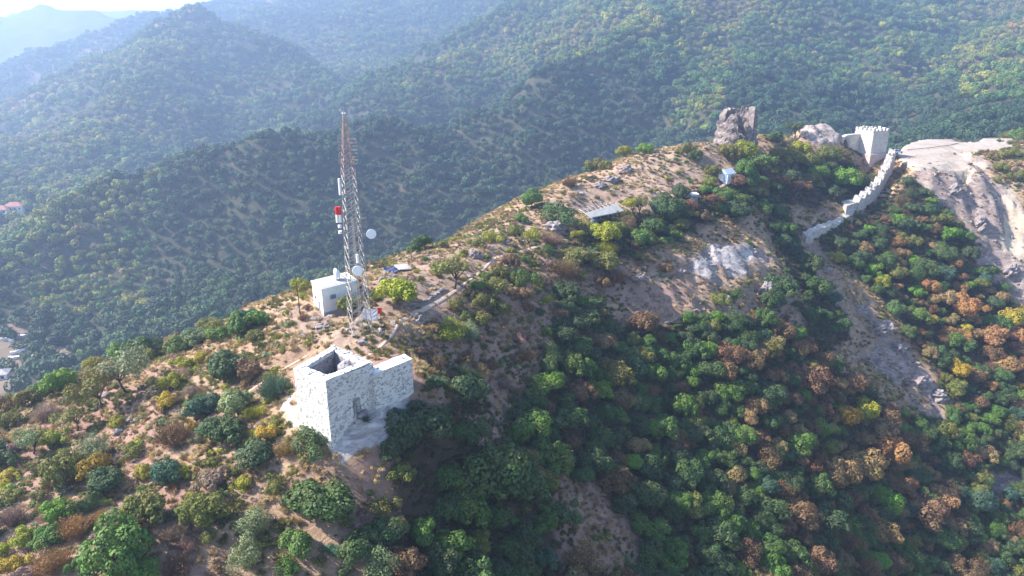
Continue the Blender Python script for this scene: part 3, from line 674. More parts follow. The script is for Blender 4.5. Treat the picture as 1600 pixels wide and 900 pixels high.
for fi, (poly, spc, (s0, s1), kinds, cols) in enumerate(FILL):
    rs = random.Random(900 + fi); pn = np.array(poly)
    n = 26000 if fi == 0 else 5000
    ptx = rng.uniform(-170, 330, n*3); pty = rng.uniform(50, 400, n*3); zz = ground(ptx, pty)
    px, py, DD = proj(ptx, pty, zz)
    ok = inpoly(px, py, poly) & (sample(NEARM, ptx, pty)) & (px > -330) & (px < 1900) & (py < 1020)
    b_ = sample(bare*1.0, ptx, pty); ok &= rng.random(n*3) > b_*1.15
    if fi not in (5, 7): ok &= sample(crestp, ptx, pty) < .6
    for x, y, a, b, d in zip(ptx[ok], pty[ok], px[ok], py[ok], DD[ok]):
        w_ = rs.uniform(0, 1)**1.3*(s1 - s0) + s0
        if clash(x, y, w_, .47 if fi in (0, 1, 2) else .55) or in_structs(a, b - 8) or near_pad(x, y): continue
        kd = rs.choice(kinds); cl = rs.choice(cols)
        if inpoly(np.array([a]), np.array([b]), orange_zone)[0] and rs.random() < .45: cl = rs.choice(['or', 'ta', 'go', 'or', 'ta', 'br'])
        if inpoly(np.array([a]), np.array([b]), tan_zone)[0] and rs.random() < .45: cl = rs.choice(['br', 'ta', 'br'])
        if cl in ('pk', 'br') and kd == 'R' and rs.random() < .3: kd = 'P'
        put(x, y, w_); fills.append([x, y, w_, kd, cl, float(a), float(b - .4*w_/d*FPX), w_/d*FPX])
def jcol(c, rs, a=.16):
    k = 1 + rs.uniform(-a, a); return tuple(max(.01, q*k*(1 + rs.uniform(-.07, .07))) for q in c)
rs = random.Random(5)
inview = [f for f in fills if -20 < f[5] < 1620 and f[6] < 915]
outv = [f for f in fills if not (-20 < f[5] < 1620 and f[6] < 915)]
inview.sort(key=lambda f: -f[7])
tk = [f for f in inview if f[3] in 'ROP']; sk = [f for f in inview if f[3] in 'SB']
nt0 = sum(i[3] in 'ROP' for i in items); ns0 = len(items) - nt0
indiv = items + tk[:max(0, 285 - nt0)] + sk[:max(0, 285 - ns0)]
rest = tk[max(0, 285 - nt0):] + sk[max(0, 285 - ns0):] + outv
print('TREES individual', len(indiv), 'rest', len(rest), 'fills', len(fills))

# labels --------------------------------------------------------------------
LM = [('the square white tower', 530, 620), ('the lattice mast', 560, 470), ('the white hut', 500, 470), ('the ruined keep', 1146, 205), ('the gate tower', 1365, 230),
      ('the broken curtain wall', 1300, 345), ('the pale rock face', 1140, 405), ('the grey rock gully', 1360, 530), ('the sandy cliff', 1560, 360), ('the flat lattice roof', 940, 326),
      ('the bare soil strip', 920, 830), ('the bare slope clearing', 590, 760), ('the pink soil patch', 765, 680), ('the crest footpath', 720, 450), ('the rock bands', 1020, 480),
      ('the bottom left trails', 250, 830), ('the left slope trail', 250, 655), ('the small blue booth', 1083, 307), ('the hillside house', 1136, 268), ('the parking area', 1460, 245),
      ('the rust orange trees', 1386, 706), ('the bottom right corner', 1560, 860), ('the left end of the ridge', 60, 620), ('the bottom left corner', 30, 860), ('the right slope foot', 1580, 640)]
FORM = {'R': 'rounded tree', 'S': 'bushy shrub', 'O': 'open-crowned tree', 'P': 'thin feathery tree', 'B': 'twiggy bush'}
ORD = ['first', 'second', 'third', 'fourth', 'fifth', 'sixth', 'seventh', 'eighth', 'ninth', 'tenth', 'eleventh', 'twelfth', 'thirteenth', 'fourteenth', 'fifteenth']
def labels(its):
    keys = {}
    for k, f in enumerate(its):
        px, py, wp = f[5], f[6], f[7]
        nm, lx, ly = min(LM, key=lambda l: (l[1]-px)**2 + 1.4*(l[2]-py)**2)
        dx, dy = px - lx, py - ly
        if abs(dx) > abs(dy): d = 'right of' if dx > 0 else 'left of'
        else: d = 'below' if dy > 0 else 'above'
        sz = 'large' if wp > 58 else 'small' if wp < 30 else 'mid-sized' 
        keys.setdefault(f'{sz} {CN[f[4]]} {FORM[f[3]]} {d} {nm}', []).append(k)
    out = {}
    for key, ks in keys.items():
        if len(ks) == 1: out[ks[0]] = key; continue
        ks.sort(key=lambda k: its[k][5])
        for r, k in enumerate(ks):
            w_ = 'leftmost' if r == 0 else 'rightmost' if r == len(ks) - 1 else ORD[r] + ' from the left' if r < len(ORD) else 'further right'
            out[k] = key + ', ' + w_ + (' of such' if r in (0, len(ks)-1) else '')
    return out
LB = labels(indiv)
for k, (x, y, wd, kd, cl, px, py, wp) in enumerate(indiv):
    cm, tm = rs.choice(KINDS[kd]); tree = kd in 'ROP'
    nm = 'broadleaf_tree' if kd == 'R' else 'open_tree' if kd == 'O' else 'young_tree' if kd == 'P' else 'shrub' if kd == 'S' else 'dry_bush'
    e = empty(nm, (x, y, float(ground(x, y)) - .03*wd), rs.uniform(0, 6.28), label=LB[k], cat='tree' if tree else 'shrub',
              group='trees on the castle ridge' if tree else 'shrubs on the castle ridge')
    q_ = rs.uniform(.88, 1.14); e.scale = (wd*q_, wd/q_, wd*rs.uniform(.8, 1.15))
    o = link('crown' if tree else 'foliage', cm, None, e); o['tint'] = jcol(COL[cl], rs, .1)
    if tm: link('trunk' if tree else 'stems', tm, None, e)

# ---------------------------------------------------------------- scattered instances
def template_coll(name, meshes):
    c = bpy.data.collections.new(name)
    for i, me in enumerate(meshes): c.objects.link(bpy.data.objects.new(f'{name}_{i:02d}', me))
    return c
def scatter(name, pts, scl, tint, idx, coll, label, tilt=None, category=None):
    me = bpy.data.meshes.new(name); n = len(pts); me.vertices.add(n); me.vertices.foreach_set('co', np.asarray(pts, np.float32).ravel())
    a = me.attributes.new('tint', 'FLOAT_COLOR', 'POINT'); a.data.foreach_set('color', np.hstack([np.asarray(tint, np.float32), np.ones((n, 1), np.float32)]).ravel())
    a = me.attributes.new('scl', 'FLOAT_VECTOR', 'POINT'); a.data.foreach_set('vector', np.asarray(scl, np.float32).ravel())
    a = me.attributes.new('rot', 'FLOAT_VECTOR', 'POINT'); r_ = np.zeros((n, 3), np.float32); r_[:, 2] = rng.uniform(0, 6.28, n)
    if tilt is not None: r_[:, 0] = rng.normal(0, tilt, n); r_[:, 1] = rng.normal(0, tilt, n)
    a.data.foreach_set('vector', r_.ravel())
    a = me.attributes.new('idx', 'INT', 'POINT'); a.data.foreach_set('value', np.asarray(idx, np.int32))
    o = link(name, me); tag(o, label, category, None, 'stuff')
    g_ = bpy.data.node_groups.new(name, 'GeometryNodeTree')
    g_.interface.new_socket('Geometry', in_out='INPUT', socket_type='NodeSocketGeometry'); g_.interface.new_socket('Geometry', in_out='OUTPUT', socket_type='NodeSocketGeometry')
    N = g_.nodes.new; i_ = N('NodeGroupInput'); o_ = N('NodeGroupOutput'); ins = N('GeometryNodeInstanceOnPoints'); ci = N('GeometryNodeCollectionInfo')
    ci.inputs['Collection'].default_value = coll; ci.inputs['Separate Children'].default_value = True; ci.inputs['Reset Children'].default_value = True
    def at(nm, ty):
        x = N('GeometryNodeInputNamedAttribute'); x.data_type = ty; x.inputs['Name'].default_value = nm; return x.outputs[0]
    L = g_.links.new; L(i_.outputs[0], ins.inputs['Points']); L(ci.outputs[0], ins.inputs['Instance']); ins.inputs['Pick Instance'].default_value = True
    L(at('idx', 'INT'), ins.inputs['Instance Index']); L(at('scl', 'FLOAT_VECTOR'), ins.inputs['Scale'])
    e2 = N('FunctionNodeEulerToRotation'); L(at('rot', 'FLOAT_VECTOR'), e2.inputs[0]); L(e2.outputs[0], ins.inputs['Rotation'])
    L(ins.outputs[0], o_.inputs[0]); md = o.modifiers.new('scatter', 'NODES'); md.node_group = g_; return o
def joined(cm, tm):
    bm = bmesh.new(); bm.from_mesh(cm)
    me = bpy.data.meshes.new('bush'); 
    if tm:
        bm2 = bmesh.new(); bm2.from_mesh(tm)
        for f in bm2.faces: f.material_index = 1
        t_ = bpy.data.meshes.new('t'); bm2.to_mesh(t_); bm.from_mesh(t_); bm2.free()
    bm.to_mesh(me); bm.free(); me.materials.append(M['leaf']); me.materials.append(M['bark']); return me
kk = {}; tm_all = []
for kd, l in KINDS.items():
    kk[kd] = list(range(len(tm_all), len(tm_all) + len(l))); tm_all += [joined(*q) for q in l]
bcoll = template_coll('bush_templates', tm_all)
if rest:
    pts = [(f[0], f[1], float(ground(f[0], f[1])) - .03*f[2]) for f in rest]
    scatter('thicket', pts, [(f[2],)*3 for f in rest], [jcol(COL[f[4]], rs) for f in rest], [rs.choice(kk[f[3]]) for f in rest], bcoll, 'smaller trees and bushes filling the thicket on the ridge slopes')
# undergrowth in the woods + dry grass tufts
def tuft_arr(seed, n=70):
    rs_ = np.random.default_rng(seed); a = rs_.uniform(0, 6.28, n); r0 = rs_.uniform(0, .35, n); r1 = r0 + rs_.uniform(.05, .45, n); h = rs_.uniform(.3, 1, n)
    b0 = np.stack([np.cos(a)*r0, np.sin(a)*r0, -.05 + 0*a], 1); e = np.stack([np.cos(a)*r1, np.sin(a)*r1, h], 1); m = b0*.5 + e*.5; m[:, 2] += .08
    t = np.stack([-np.sin(a), np.cos(a), 0*a], 1)*.035
    return np.stack([b0 - t, m - t, e, m + t], 1).reshape(-1, 3), np.repeat(rs_.random((n, 4)), 4, 0)
tuft = [leaf_mesh('tuft', *tuft_arr(i), M['straw']) for i in range(4)]
low = [leaf_mesh('low', *crown_arr(400+i, 8, 420, .12, .5, .38, (.12, .2), .6, .3, 0), M['straw']) for i in range(4)]
gcoll = template_coll('ground_cover', tuft + low)
n = 170000; x = rng.uniform(-140, 230, n); y = rng.uniform(50, 300, n); z = ground(x, y); px, py, DD = proj(x, y, z)
keepw = (px > -300) & (px < 1700) & (py < 1000) & sample(NEARM, x, y)
rk_ = sample(maskA[..., 0] + maskB[..., 0] + maskB[..., 1]*1.2 + flat*2 + .35*sample(maskA[..., 1], x, y).mean()*0, x, y)
keepw &= rng.random(n) > rk_*1.1
patch = fbm(x, y, 9, 3, 500); keepw &= rng.random(n) < .30 + .9*(patch > -.1) + .5*sample(maskA[..., 1], x, y)
keepw &= ~inpoly(px, py, [(455,575),(525,538),(585,565),(645,555),(650,600),(600,640),(520,695),(465,670)])
x, y, z, px, py = x[keepw], y[keepw], z[keepw], px[keepw], py[keepw]
PA = np.array(PATHP); nr_ = np.ones(len(x), bool)
for i_ in range(0, len(PA), 2): nr_ &= (x - PA[i_,0])**2 + (y - PA[i_,1])**2 > (PA[i_,2]*.62)**2 + .2
x, y, z, px, py = x[nr_], y[nr_], z[nr_], px[nr_], py[nr_]; n = len(x)
fo = sample(maskA[..., 2], x, y) > .4
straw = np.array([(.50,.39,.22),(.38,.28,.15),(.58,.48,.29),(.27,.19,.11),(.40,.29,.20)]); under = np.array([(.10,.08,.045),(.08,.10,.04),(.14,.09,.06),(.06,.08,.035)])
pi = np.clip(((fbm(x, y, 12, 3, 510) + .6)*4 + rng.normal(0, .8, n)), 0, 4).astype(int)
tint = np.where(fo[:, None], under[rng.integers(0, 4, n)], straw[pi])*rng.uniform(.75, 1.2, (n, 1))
grn = (~fo) & (fbm(x, y, 7, 3, 520) > .22); tint[grn] = np.array((.15, .15, .05))*rng.uniform(.7, 1.2, (grn.sum(), 1))
idx = np.where(rng.random(n) < np.where(fo, .3, .72), rng.integers(0, 4, n), rng.integers(4, 8, n))
s_ = rng.uniform(.35, .95, n)*np.where(idx > 3, 1.25, 1.0)*np.where(fo, 1.5, 1); s3 = np.stack([s_*1.15, s_*1.15, s_*.75], 1)
scatter('dry_grass', np.stack([x, y, z], 1), s3, tint, idx, gcoll, 'dry straw grass and low scrub covering the ridge', .18, )
print('tufts', n)
# low scrub in tangled patches
n = 42000; x = rng.uniform(-100, 230, n); y = rng.uniform(55, 300, n); z = ground(x, y); px, py, DD = proj(x, y, z)
dn_ = fbm(x, y, 14, 4, 540); kp = (px > -300) & (px < 1700) & (py < 1000) & sample(NEARM, x, y) & (dn_ > -.05 - .4*sample(brush, x, y) + rng.normal(0, .09, n)) & (rng.random(n) < .55)
kp &= rng.random(n) > sample(maskA[..., 0]*1.3 + maskB[..., 0] + maskB[..., 1]*1.5 + flat*2 + np.clip(soilp, 0, 1)*.55 + crestp*.75, x, y)
kp &= ~inpoly(px, py, [(450,575),(525,535),(585,560),(645,550),(655,600),(640,650),(600,690),(520,725),(465,680)])
for i_ in range(0, len(PA), 2): kp &= (x - PA[i_,0])**2 + (y - PA[i_,1])**2 > (PA[i_,2]*.62 + .6)**2
x, y, z, px = x[kp], y[kp], z[kp], px[kp]; n = len(x); fo = sample(maskA[..., 2], x, y) > .4
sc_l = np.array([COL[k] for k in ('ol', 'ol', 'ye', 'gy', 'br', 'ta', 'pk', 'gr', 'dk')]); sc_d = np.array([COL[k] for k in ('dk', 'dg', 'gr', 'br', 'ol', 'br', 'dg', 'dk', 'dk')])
ci_ = np.clip(((fbm(x, y, 18, 3, 550) + .5)*8 + rng.normal(0, 1.8, n)), 0, 8.4).astype(int)
br_ = (sample(brush, x, y) > .4) & (rng.random(n) < .7); sc_b = np.array([COL[k] for k in ('br', 'pk', 'ol', 'br', 'ta', 'dk', 'br', 'pk', 'ol')])
tint = np.where(br_[:, None], sc_b[ci_], np.where(fo[:, None], sc_d[ci_], sc_l[ci_]))*rng.uniform(.75, 1.2, (n, 1))
s_ = rng.uniform(.9, 2.3, n)*np.where(fo, 1.25, 1); s3 = np.stack([s_*rng.uniform(.8, 1.3, n), s_, s_*rng.uniform(.6, 1.0, n)], 1)
scrub = [leaf_mesh('scrub', *crown_arr(460+i, 9, 620, .085, .6, .42, (.10, .18), .5, .3, 0), M['leaf']) for i in range(4)] + [leaf_mesh('scrub', *twigs_arr(470+i, 240, .7, .5, .012), M['leaf']) for i in range(2)]
scatter('low_scrub', np.stack([x, y, z - .05], 1), s3, tint, rng.integers(0, 6, n), template_coll('scrub_templates', scrub), 'tangled low scrub between the trees and bushes of the ridge', .12)
# loose stones
def stone_mesh(seed):
    r_ = random.Random(seed); bm = bmesh.new(); bmesh.ops.create_icosphere(bm, subdivisions=2, radius=.5)
    for v in bm.verts:
        q = v.co.copy(); k_ = 1 + .28*math.sin(q.x*7 + seed) * math.sin(q.y*6 + 2*seed) + r_.uniform(-.09, .09); v.co = Vector((q.x*k_*1.1, q.y*k_*.9, q.z*k_*.6))
    me = bpy.data.meshes.new('stone'); bm.to_mesh(me); bm.free(); me.materials.append(M['rock']); return me
stones = [stone_mesh(i) for i in range(5)]; scoll = template_coll('stone_templates', stones)
n = 26000; x = rng.uniform(-80, 230, n); y = rng.uniform(60, 290, n); z = ground(x, y)
m_ = sample(maskA[..., 0] + .6*maskB[..., 1] + .15*maskA[..., 1] + .16*flat, x, y); keepw = rng.random(n) < m_*.5 - .03; keepw &= sample(NEARM, x, y) & (sample(flat, x, y) < 2)
x, y, z = x[keepw], y[keepw], z[keepw]; n = len(x); s_ = .25 + rng.random(n)**3*1.5
scatter('loose_stones', np.stack([x, y, z], 1), np.stack([s_]*3, 1), np.ones((n, 3))*.3, rng.integers(0, 5, n), scoll, 'loose stones lying on the bare rocky ground', .3)
# forest on the far hills
farm = [leaf_mesh('fartree', *crown_arr(700+i, 9, 380, .12, .85, .30, (.15, .25), .0, .2, .0), M['leaf_far']) for i in range(6)]
fcoll = template_coll('far_tree_templates', farm)
pts = []; n_try = 640000
D_ = 260 + (rng.random(n_try)**.62)*1700; u_ = rng.uniform(-1.35, 1.1, n_try); x = u_*D_; y = D_
z = ground(x, y); px, py, DD = proj(x, y, z)
keepw = (py > -140) & (~sample(NEARM, x, y))
bf = sample(bareF, x, y); keepw &= rng.random(n_try) > bf*.88
gap = fbm(x, y, 45, 4, 610); keepw &= rng.random(n_try) < np.clip(1.15 - np.clip(gap - .25, 0, 1)*1.6, .8, 1)
# slope facing (normal) for denser shaded sides
x, y, z, DD, px, py = x[keepw], y[keepw], z[keepw], DD[keepw], px[keepw], py[keepw]
# thin out to about one crown per spacing^2 with a jittered grid hash
sp_ = np.where(DD < 520, 5.2, np.where(DD < 900, 6.4, 9.0)); key = (np.floor(x/sp_)*100003 + np.floor(y/sp_)*7 + (sp_*10).astype(int)*1e9).astype(np.int64)
_, ui = np.unique(key, return_index=True); x, y, z, DD, px, py, sp_ = [q[ui] for q in (x, y, z, DD, px, py, sp_)]; n = len(x)
s_ = sp_*rng.uniform(.85, 1.75, n)*(1 + .35*fbm(x, y, 60, 2, 630))*(1 - .25*(rng.random(n) < .3))
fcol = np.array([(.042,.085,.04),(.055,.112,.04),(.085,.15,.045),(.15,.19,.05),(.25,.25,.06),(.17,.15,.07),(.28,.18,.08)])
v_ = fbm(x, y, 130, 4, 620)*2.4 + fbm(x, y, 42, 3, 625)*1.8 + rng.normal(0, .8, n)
lightz = inpoly(px, py, [(0,170),(150,110),(300,30),(330,60),(300,200),(150,300),(0,420)]) | inpoly(px, py, [(620,140),(830,10),(960,-60),(1050,60),(900,95),(700,160)]) | inpoly(px, py, [(1050,-60),(1180,-60),(1120,210),(1050,200)]) | inpoly(px, py, [(0,400),(140,310),(260,270),(230,480),(60,500)]) | inpoly(px, py, [(1480,-60),(1660,-60),(1660,160),(1500,160)])  # hill slopes whose sunlight is painted in as lighter, yellower crown tints
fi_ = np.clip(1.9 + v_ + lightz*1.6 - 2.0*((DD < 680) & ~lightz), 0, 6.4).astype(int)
tint = fcol[fi_]*rng.uniform(.65, 1.35, (n, 1)); tint[(DD < 680) & ~lightz] *= .82  # nearer slopes outside those: darker species, plus slope shade put into the tint
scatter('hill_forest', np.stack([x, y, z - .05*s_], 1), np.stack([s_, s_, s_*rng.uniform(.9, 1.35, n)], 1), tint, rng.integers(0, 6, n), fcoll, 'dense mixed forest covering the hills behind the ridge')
print('far trees', n)
# ================================================================ built things
G = lambda x, y: float(ground(x, y))
def flat2(p): return (p[0], p[1])
def gon(name, c, mat, parent, **k): return c.build(name, mat, parent, **k)
def inset(a, b, t):
    """wall segment a->b as thick plan quad, thickness t to the left"""
    d = Vector((b[0]-a[0], b[1]-a[1])).normalized(); n = Vector((-d.y, d.x))*t
    return [a, b, (b[0]+n.x, b[1]+n.y), (a[0]+n.x, a[1]+n.y)]
def ragged_wall(a, b, t, zb0, zb1, zt0, zt1, n=8, rag=.0, seed=1):
    """thick wall from a to b (outer face on the right hand of travel); tops may step raggedly"""
    mb = MB(); r = random.Random(seed); a = Vector(a); b = Vector(b); d = (b - a).normalized(); nn = Vector((-d.y, d.x))*t
    o0, o1, i0, i1 = [], [], [], []
    for k in range(n+1):
        q = a.lerp(b, k/n); zt = zt0 + (zt1-zt0)*k/n + r.uniform(-rag, rag); zb = zb0 + (zb1-zb0)*k/n
        o0.append(mb.bm.verts.new((q.x, q.y, zb))); o1.append(mb.bm.verts.new((q.x, q.y, zt)))
        i0.append(mb.bm.verts.new((q.x+nn.x, q.y+nn.y, zb))); i1.append(mb.bm.verts.new((q.x+nn.x, q.y+nn.y, zt + r.uniform(-rag, rag)*.6)))
    for k in range(n):
        for A, B in ((o0, o1), (o1, i1), (i1, i0), (i0, o0)): mb.bm.faces.new((A[k], A[k+1], B[k+1], B[k]))
    mb.bm.faces.new((o0[0], o1[0], i1[0], i0[0])); mb.bm.faces.new((o0[-1], i0[-1], i1[-1], o1[-1]))
    return mb

# ---------------------------------------------------------------- square tower with its wing wall
ZR = CAMZ - 37.2
tL = Vector(flat2(at_z(459, 577, ZR))); tF = Vector(flat2(at_z(509, 596, ZR))); tR = Vector(flat2(at_z(583, 568, ZR - .2))); tB = Vector(flat2(at_z(523, 540, ZR)))
tc = (tL + tF + tR + tB)/4
tw = empty('stone_tower', (tF.x, tF.y, G(tF.x, tF.y)), label='roofless square tower of white masonry with a small arched door', cat='tower')
def loc(o, root):      # keep world coordinates for meshes modelled in place
    o.matrix_parent_inverse = Matrix.Translation(-Vector(root.location)) if root.rotation_euler.z == 0 else root.matrix_world.inverted(); return o
def inward(c, q, t): return q + (c - q).normalized()*t
TK = 1.05
def thick(a, b): # inner corners along the quad
    return a + (tc - a).normalized()*TK*1.35, b + (tc - b).normalized()*TK*1.35
def wallmesh(a, b, zt0, zt1, cuts=(10, 10), hole=None, jit=.05, capz=None):
    """thick wall with gridded faces and slightly uneven stone surface; optional arched hole (u0,u1,z0,z1)"""
    ia, ib = thick(a, b); mb = MB(); r = random.Random(int(a.x*10)); L = (b - a).length
    zb = min(G(*a), G(*b), G(*ia), G(*ib)) - 1.2
    us = sorted(set([i/16 for i in range(17)] + ([hole[0]/L, hole[1]/L] if hole else [])))
    zs_n = 14
    def col(p, q, u, zt):
        P0 = p.lerp(q, u); return [mb.bm.verts.new((P0.x + r.uniform(-jit, jit), P0.y + r.uniform(-jit, jit), zb + (zt - zb)*k/zs_n + (r.uniform(-jit, jit) if k in range(1, zs_n+1) else 0))) for k in range(zs_n+1)]
    O = [col(a, b, u, zt0 + (zt1-zt0)*u) for u in us]; I = [col(ia, ib, u, zt0 + (zt1-zt0)*u) for u in us]
    for i in range(len(us)-1):
        for k in range(zs_n):
            mid = (O[i][k].co + O[i+1][k+1].co)/2; u = (us[i] + us[i+1])/2*L
            if hole and hole[0] < u < hole[1] and hole[2] < mid.z < hole[3]:
                for A, B in (((i, k), (i+1, k)), ((i, k+1), (i+1, k+1)), ((i, k), (i, k+1)), ((i+1, k), (i+1, k+1))):
                    try: mb.bm.faces.new((O[A[0]][A[1]], O[B[0]][B[1]], I[B[0]][B[1]], I[A[0]][A[1]]))
                    except ValueError: pass
                continue
            mb.bm.faces.new((O[i][k], O[i+1][k], O[i+1][k+1], O[i][k+1])); mb.bm.faces.new((I[i+1][k], I[i][k], I[i][k+1], I[i+1][k+1]))
        mb.bm.faces.new((O[i][zs_n], O[i+1][zs_n], I[i+1][zs_n], I[i][zs_n]))
    for X in (0, len(us)-1):
        for k in range(zs_n): mb.bm.faces.new((O[X][k], O[X][k+1], I[X][k+1], I[X][k]))
    return mb, ia, ib
RIMST = stones[0].copy(); RIMST.materials.clear(); RIMST.materials.append(M['stonew'])
zf_ = G(*tF); dr = tF.lerp(tR, .60); dz = G(*dr)
Lfr = (tR - tF).length
for (a, b, z0, z1, hole) in ((tL, tF, ZR, ZR, None), (tF, tR, ZR, ZR - .2, (Lfr*.50, Lfr*.50+1.15, CAMZ-43.2, CAMZ-41.0)), (tR, tB, ZR - .2, ZR, None), (tB, tL, ZR, ZR, None)):
    mb, ia, ib = wallmesh(a, b, z0, z1, hole=hole)
    loc(mb.build('wall', M['stonew'], tw), tw)
    # smooth lime capping on the wall head, 6 cm proud, in two runs with a gap
    for (u0, u1) in ((.0, .46), (.54, 1.0)) if hole is None else ((0., .97),):
        p = [a.lerp(b, u0), a.lerp(b, u1), ia.lerp(ib, u1), ia.lerp(ib, u0)]
        zt = z0 + .02
        loc(MB().prism([(q.x, q.y) for q in p], zt, zt + .09).build('wall_cap', M['stonep'], tw, cut=5, rough=.045), tw)
    # inner lining (rougher, greyer stone)
    c1, c2 = inward(tc, ia, .06), inward(tc, ib, .06); c3, c4 = inward(tc, ia, .16), inward(tc, ib, .16)
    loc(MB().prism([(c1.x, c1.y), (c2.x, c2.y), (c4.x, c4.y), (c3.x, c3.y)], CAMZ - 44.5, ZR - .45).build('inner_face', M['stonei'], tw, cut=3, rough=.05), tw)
# loose stones left on the wall head
for a, b in ((tL, tF), (tF, tR), (tR, tB), (tB, tL)):
    ia, ib = thick(a, b); r = random.Random(int(a.y*100))
    for k in range(13):
        u = (k + r.random())/13; q = a.lerp(b, u).lerp(ia.lerp(ib, u), r.uniform(.05, .95)); o = link('rim_stone', RIMST, None, tw); o.location = Vector((q.x, q.y, ZR + .12)) - Vector(tw.location)
        o.scale = (r.uniform(.25, .6), r.uniform(.25, .5), r.uniform(.2, .55)); o.rotation_euler = (0, 0, r.uniform(0, 3))
# curved vault stub inside the tower, rubble floor, wooden post
vb = MB(); q0 = tR.lerp(tB, .5).lerp(tc, .35)
prof = []
for i in range(9):
    a = i/8; r_ = 1.55*(1 - .35*a*a); prof.append((r_ if a < 1 else .4, CAMZ - 43.5 + 5.9*a))
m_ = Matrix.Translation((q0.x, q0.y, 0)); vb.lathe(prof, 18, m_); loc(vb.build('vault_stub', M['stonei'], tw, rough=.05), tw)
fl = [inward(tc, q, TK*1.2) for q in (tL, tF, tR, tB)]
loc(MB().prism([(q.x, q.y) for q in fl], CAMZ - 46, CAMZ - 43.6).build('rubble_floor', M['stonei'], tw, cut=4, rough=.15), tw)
pq = tF.lerp(tB, .2); loc(MB().tube((pq.x, pq.y, CAMZ-43.6), (pq.x, pq.y, CAMZ-37.9), .13, n=8).build('post', M['rust'], tw), tw)
# door reveal back
dn = (tF - tR).normalized()
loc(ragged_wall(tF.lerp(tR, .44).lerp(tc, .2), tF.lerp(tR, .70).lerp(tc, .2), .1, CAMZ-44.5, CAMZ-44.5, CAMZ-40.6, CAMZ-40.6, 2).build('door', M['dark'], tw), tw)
for j in range(5):   # ragged arch head stones
    a = math.pi*j/4; c = tF.lerp(tR, .5).copy() + (tR - tF).normalized()*(.5 + .5*math.cos(a))
    loc(MB().box((c.x, c.y, CAMZ - 41.0 + .32*math.sin(a)), (.34, .16, .24), math.atan2((tR-tF).y, (tR-tF).x), 0, 0).build('arch_stone', M['stonew'], tw, bevel=.02), tw)
# wing wall on the right
ZW = CAMZ - 38.6
w0 = Vector(flat2(at_z(584, 586, ZW))); w1 = Vector(flat2(at_z(644, 562, ZW))); w2 = Vector(flat2(at_z(631, 554, ZW))); w3 = Vector(flat2(at_z(580, 575, ZW)))
def grid_prism(P, zb, zt, nx_=14, nz_=10, jit=.04, seed=3):
    r = random.Random(seed); mb = MB(); n = len(P); cols = []
    for i in range(n):
        a, b = P[i], P[(i+1) % n]; m = nx_ if i % 2 == 0 else 4
        for k in range(m):
            q = a.lerp(b, k/m); j = jit if k else 0
            cols.append([mb.bm.verts.new((q.x + r.uniform(-j, j), q.y + r.uniform(-j, j), zb + (zt-zb)*h/nz_)) for h in range(nz_+1)])
    N_ = len(cols)
    for i in range(N_):
        for h in range(nz_): mb.bm.faces.new((cols[i][h], cols[(i+1) % N_][h], cols[(i+1) % N_][h+1], cols[i][h+1]))
    mb.bm.faces.new([c[-1] for c in cols]); return mb
zwb = min(G(*q) for q in (w0, w1, w2, w3)) - 1.5
loc(grid_prism([w0, w1, w2, w3], zwb, ZW).build('wing_wall', M['stonew'], tw), tw)
e_ = .02; loc(MB().prism([(q.x, q.y) for q in (w0, w1, w2, w3)], ZW + .01, ZW + .12).build('wing_cap', M['stonep'], tw, cut=5, rough=.045), tw)
for u in (.15, .85):
    q = w0.lerp(w1, u).lerp(w3.lerp(w2, u), .5); loc(MB().box((q.x, q.y, ZW + .22), (.3, .25, .2), .4).build('cap_stone', M['stonew'], tw), tw)
# connecting shoulder between tower corner and wing
s0 = tR.copy(); s1 = w0.lerp(w3, .2)
loc(grid_prism([tF.lerp(tR, .93), s1 + (s1 - w3)*.3, w3 + (w3-w0)*.1, tR.lerp(tB, .14)], zwb, ZW - .15, 4, 8).build('shoulder_wall', M['stonew'], tw), tw)
# pale render slope at the foot
# spiky plant on the pale apron
def spiky(px, py, s):
    x, y, z = hit(px, py); mb = MB(); r = random.Random(4)
    for i in range(70):
        a = r.uniform(0, 6.28); el = r.uniform(.1, 1.4); l = s*r.uniform(.7, 1.1); d = Vector((math.cos(a)*math.cos(el), math.sin(a)*math.cos(el), math.sin(el)))
        mb.tube((0, 0, .1), d*l, .05, .005, 3)
    o = mb.build('spiky_plant', simple('spiky_leaf', (.05, .09, .055), (.03, .06, .04))); o.location = (x, y, z)
    tag(o, 'dark spiky plant growing on the pale apron under the tower door', 'plant'); return o
spiky(572, 660, 1.25)

# ---------------------------------------------------------------- lattice mast
bx, by, _ = hit(563, 517); bz = G(bx, by)
mast = empty('lattice_mast', (bx, by, bz), R(28), label='tall red and white lattice radio mast with dishes and panel antennas', cat='mast')
MH = 160 - 9.15 - bz - .0
def hw(h):      # half width of the mast at height h
    t_ = h/MH; return 1.45*(1 - t_/.77) + .78*(t_/.77) if t_ < .77 else .78*(1 - (t_-.77)/.23) + .15*((t_-.77)/.23)
corners = [(-1, -1), (1, -1), (1, 1), (-1, 1)]
splits = [0, MH*.30, MH*.62, MH*.77, MH]
unit = MB().tube((0, 0, 0), (0, 0, 1), 1, n=4).mesh('brace'); unit2 = unit.copy(); unit.materials.append(M['steel']); unit2.materials.append(M['rust'])
def strut(name, a, b, r, red, parent=mast):
    o = link(name, unit2 if red else unit, None, parent); a = Vector(a); d = Vector(b) - a
    o.location = a; o.rotation_euler = d.to_track_quat('Z', 'Y').to_euler(); o.scale = (r, r, d.length); return o
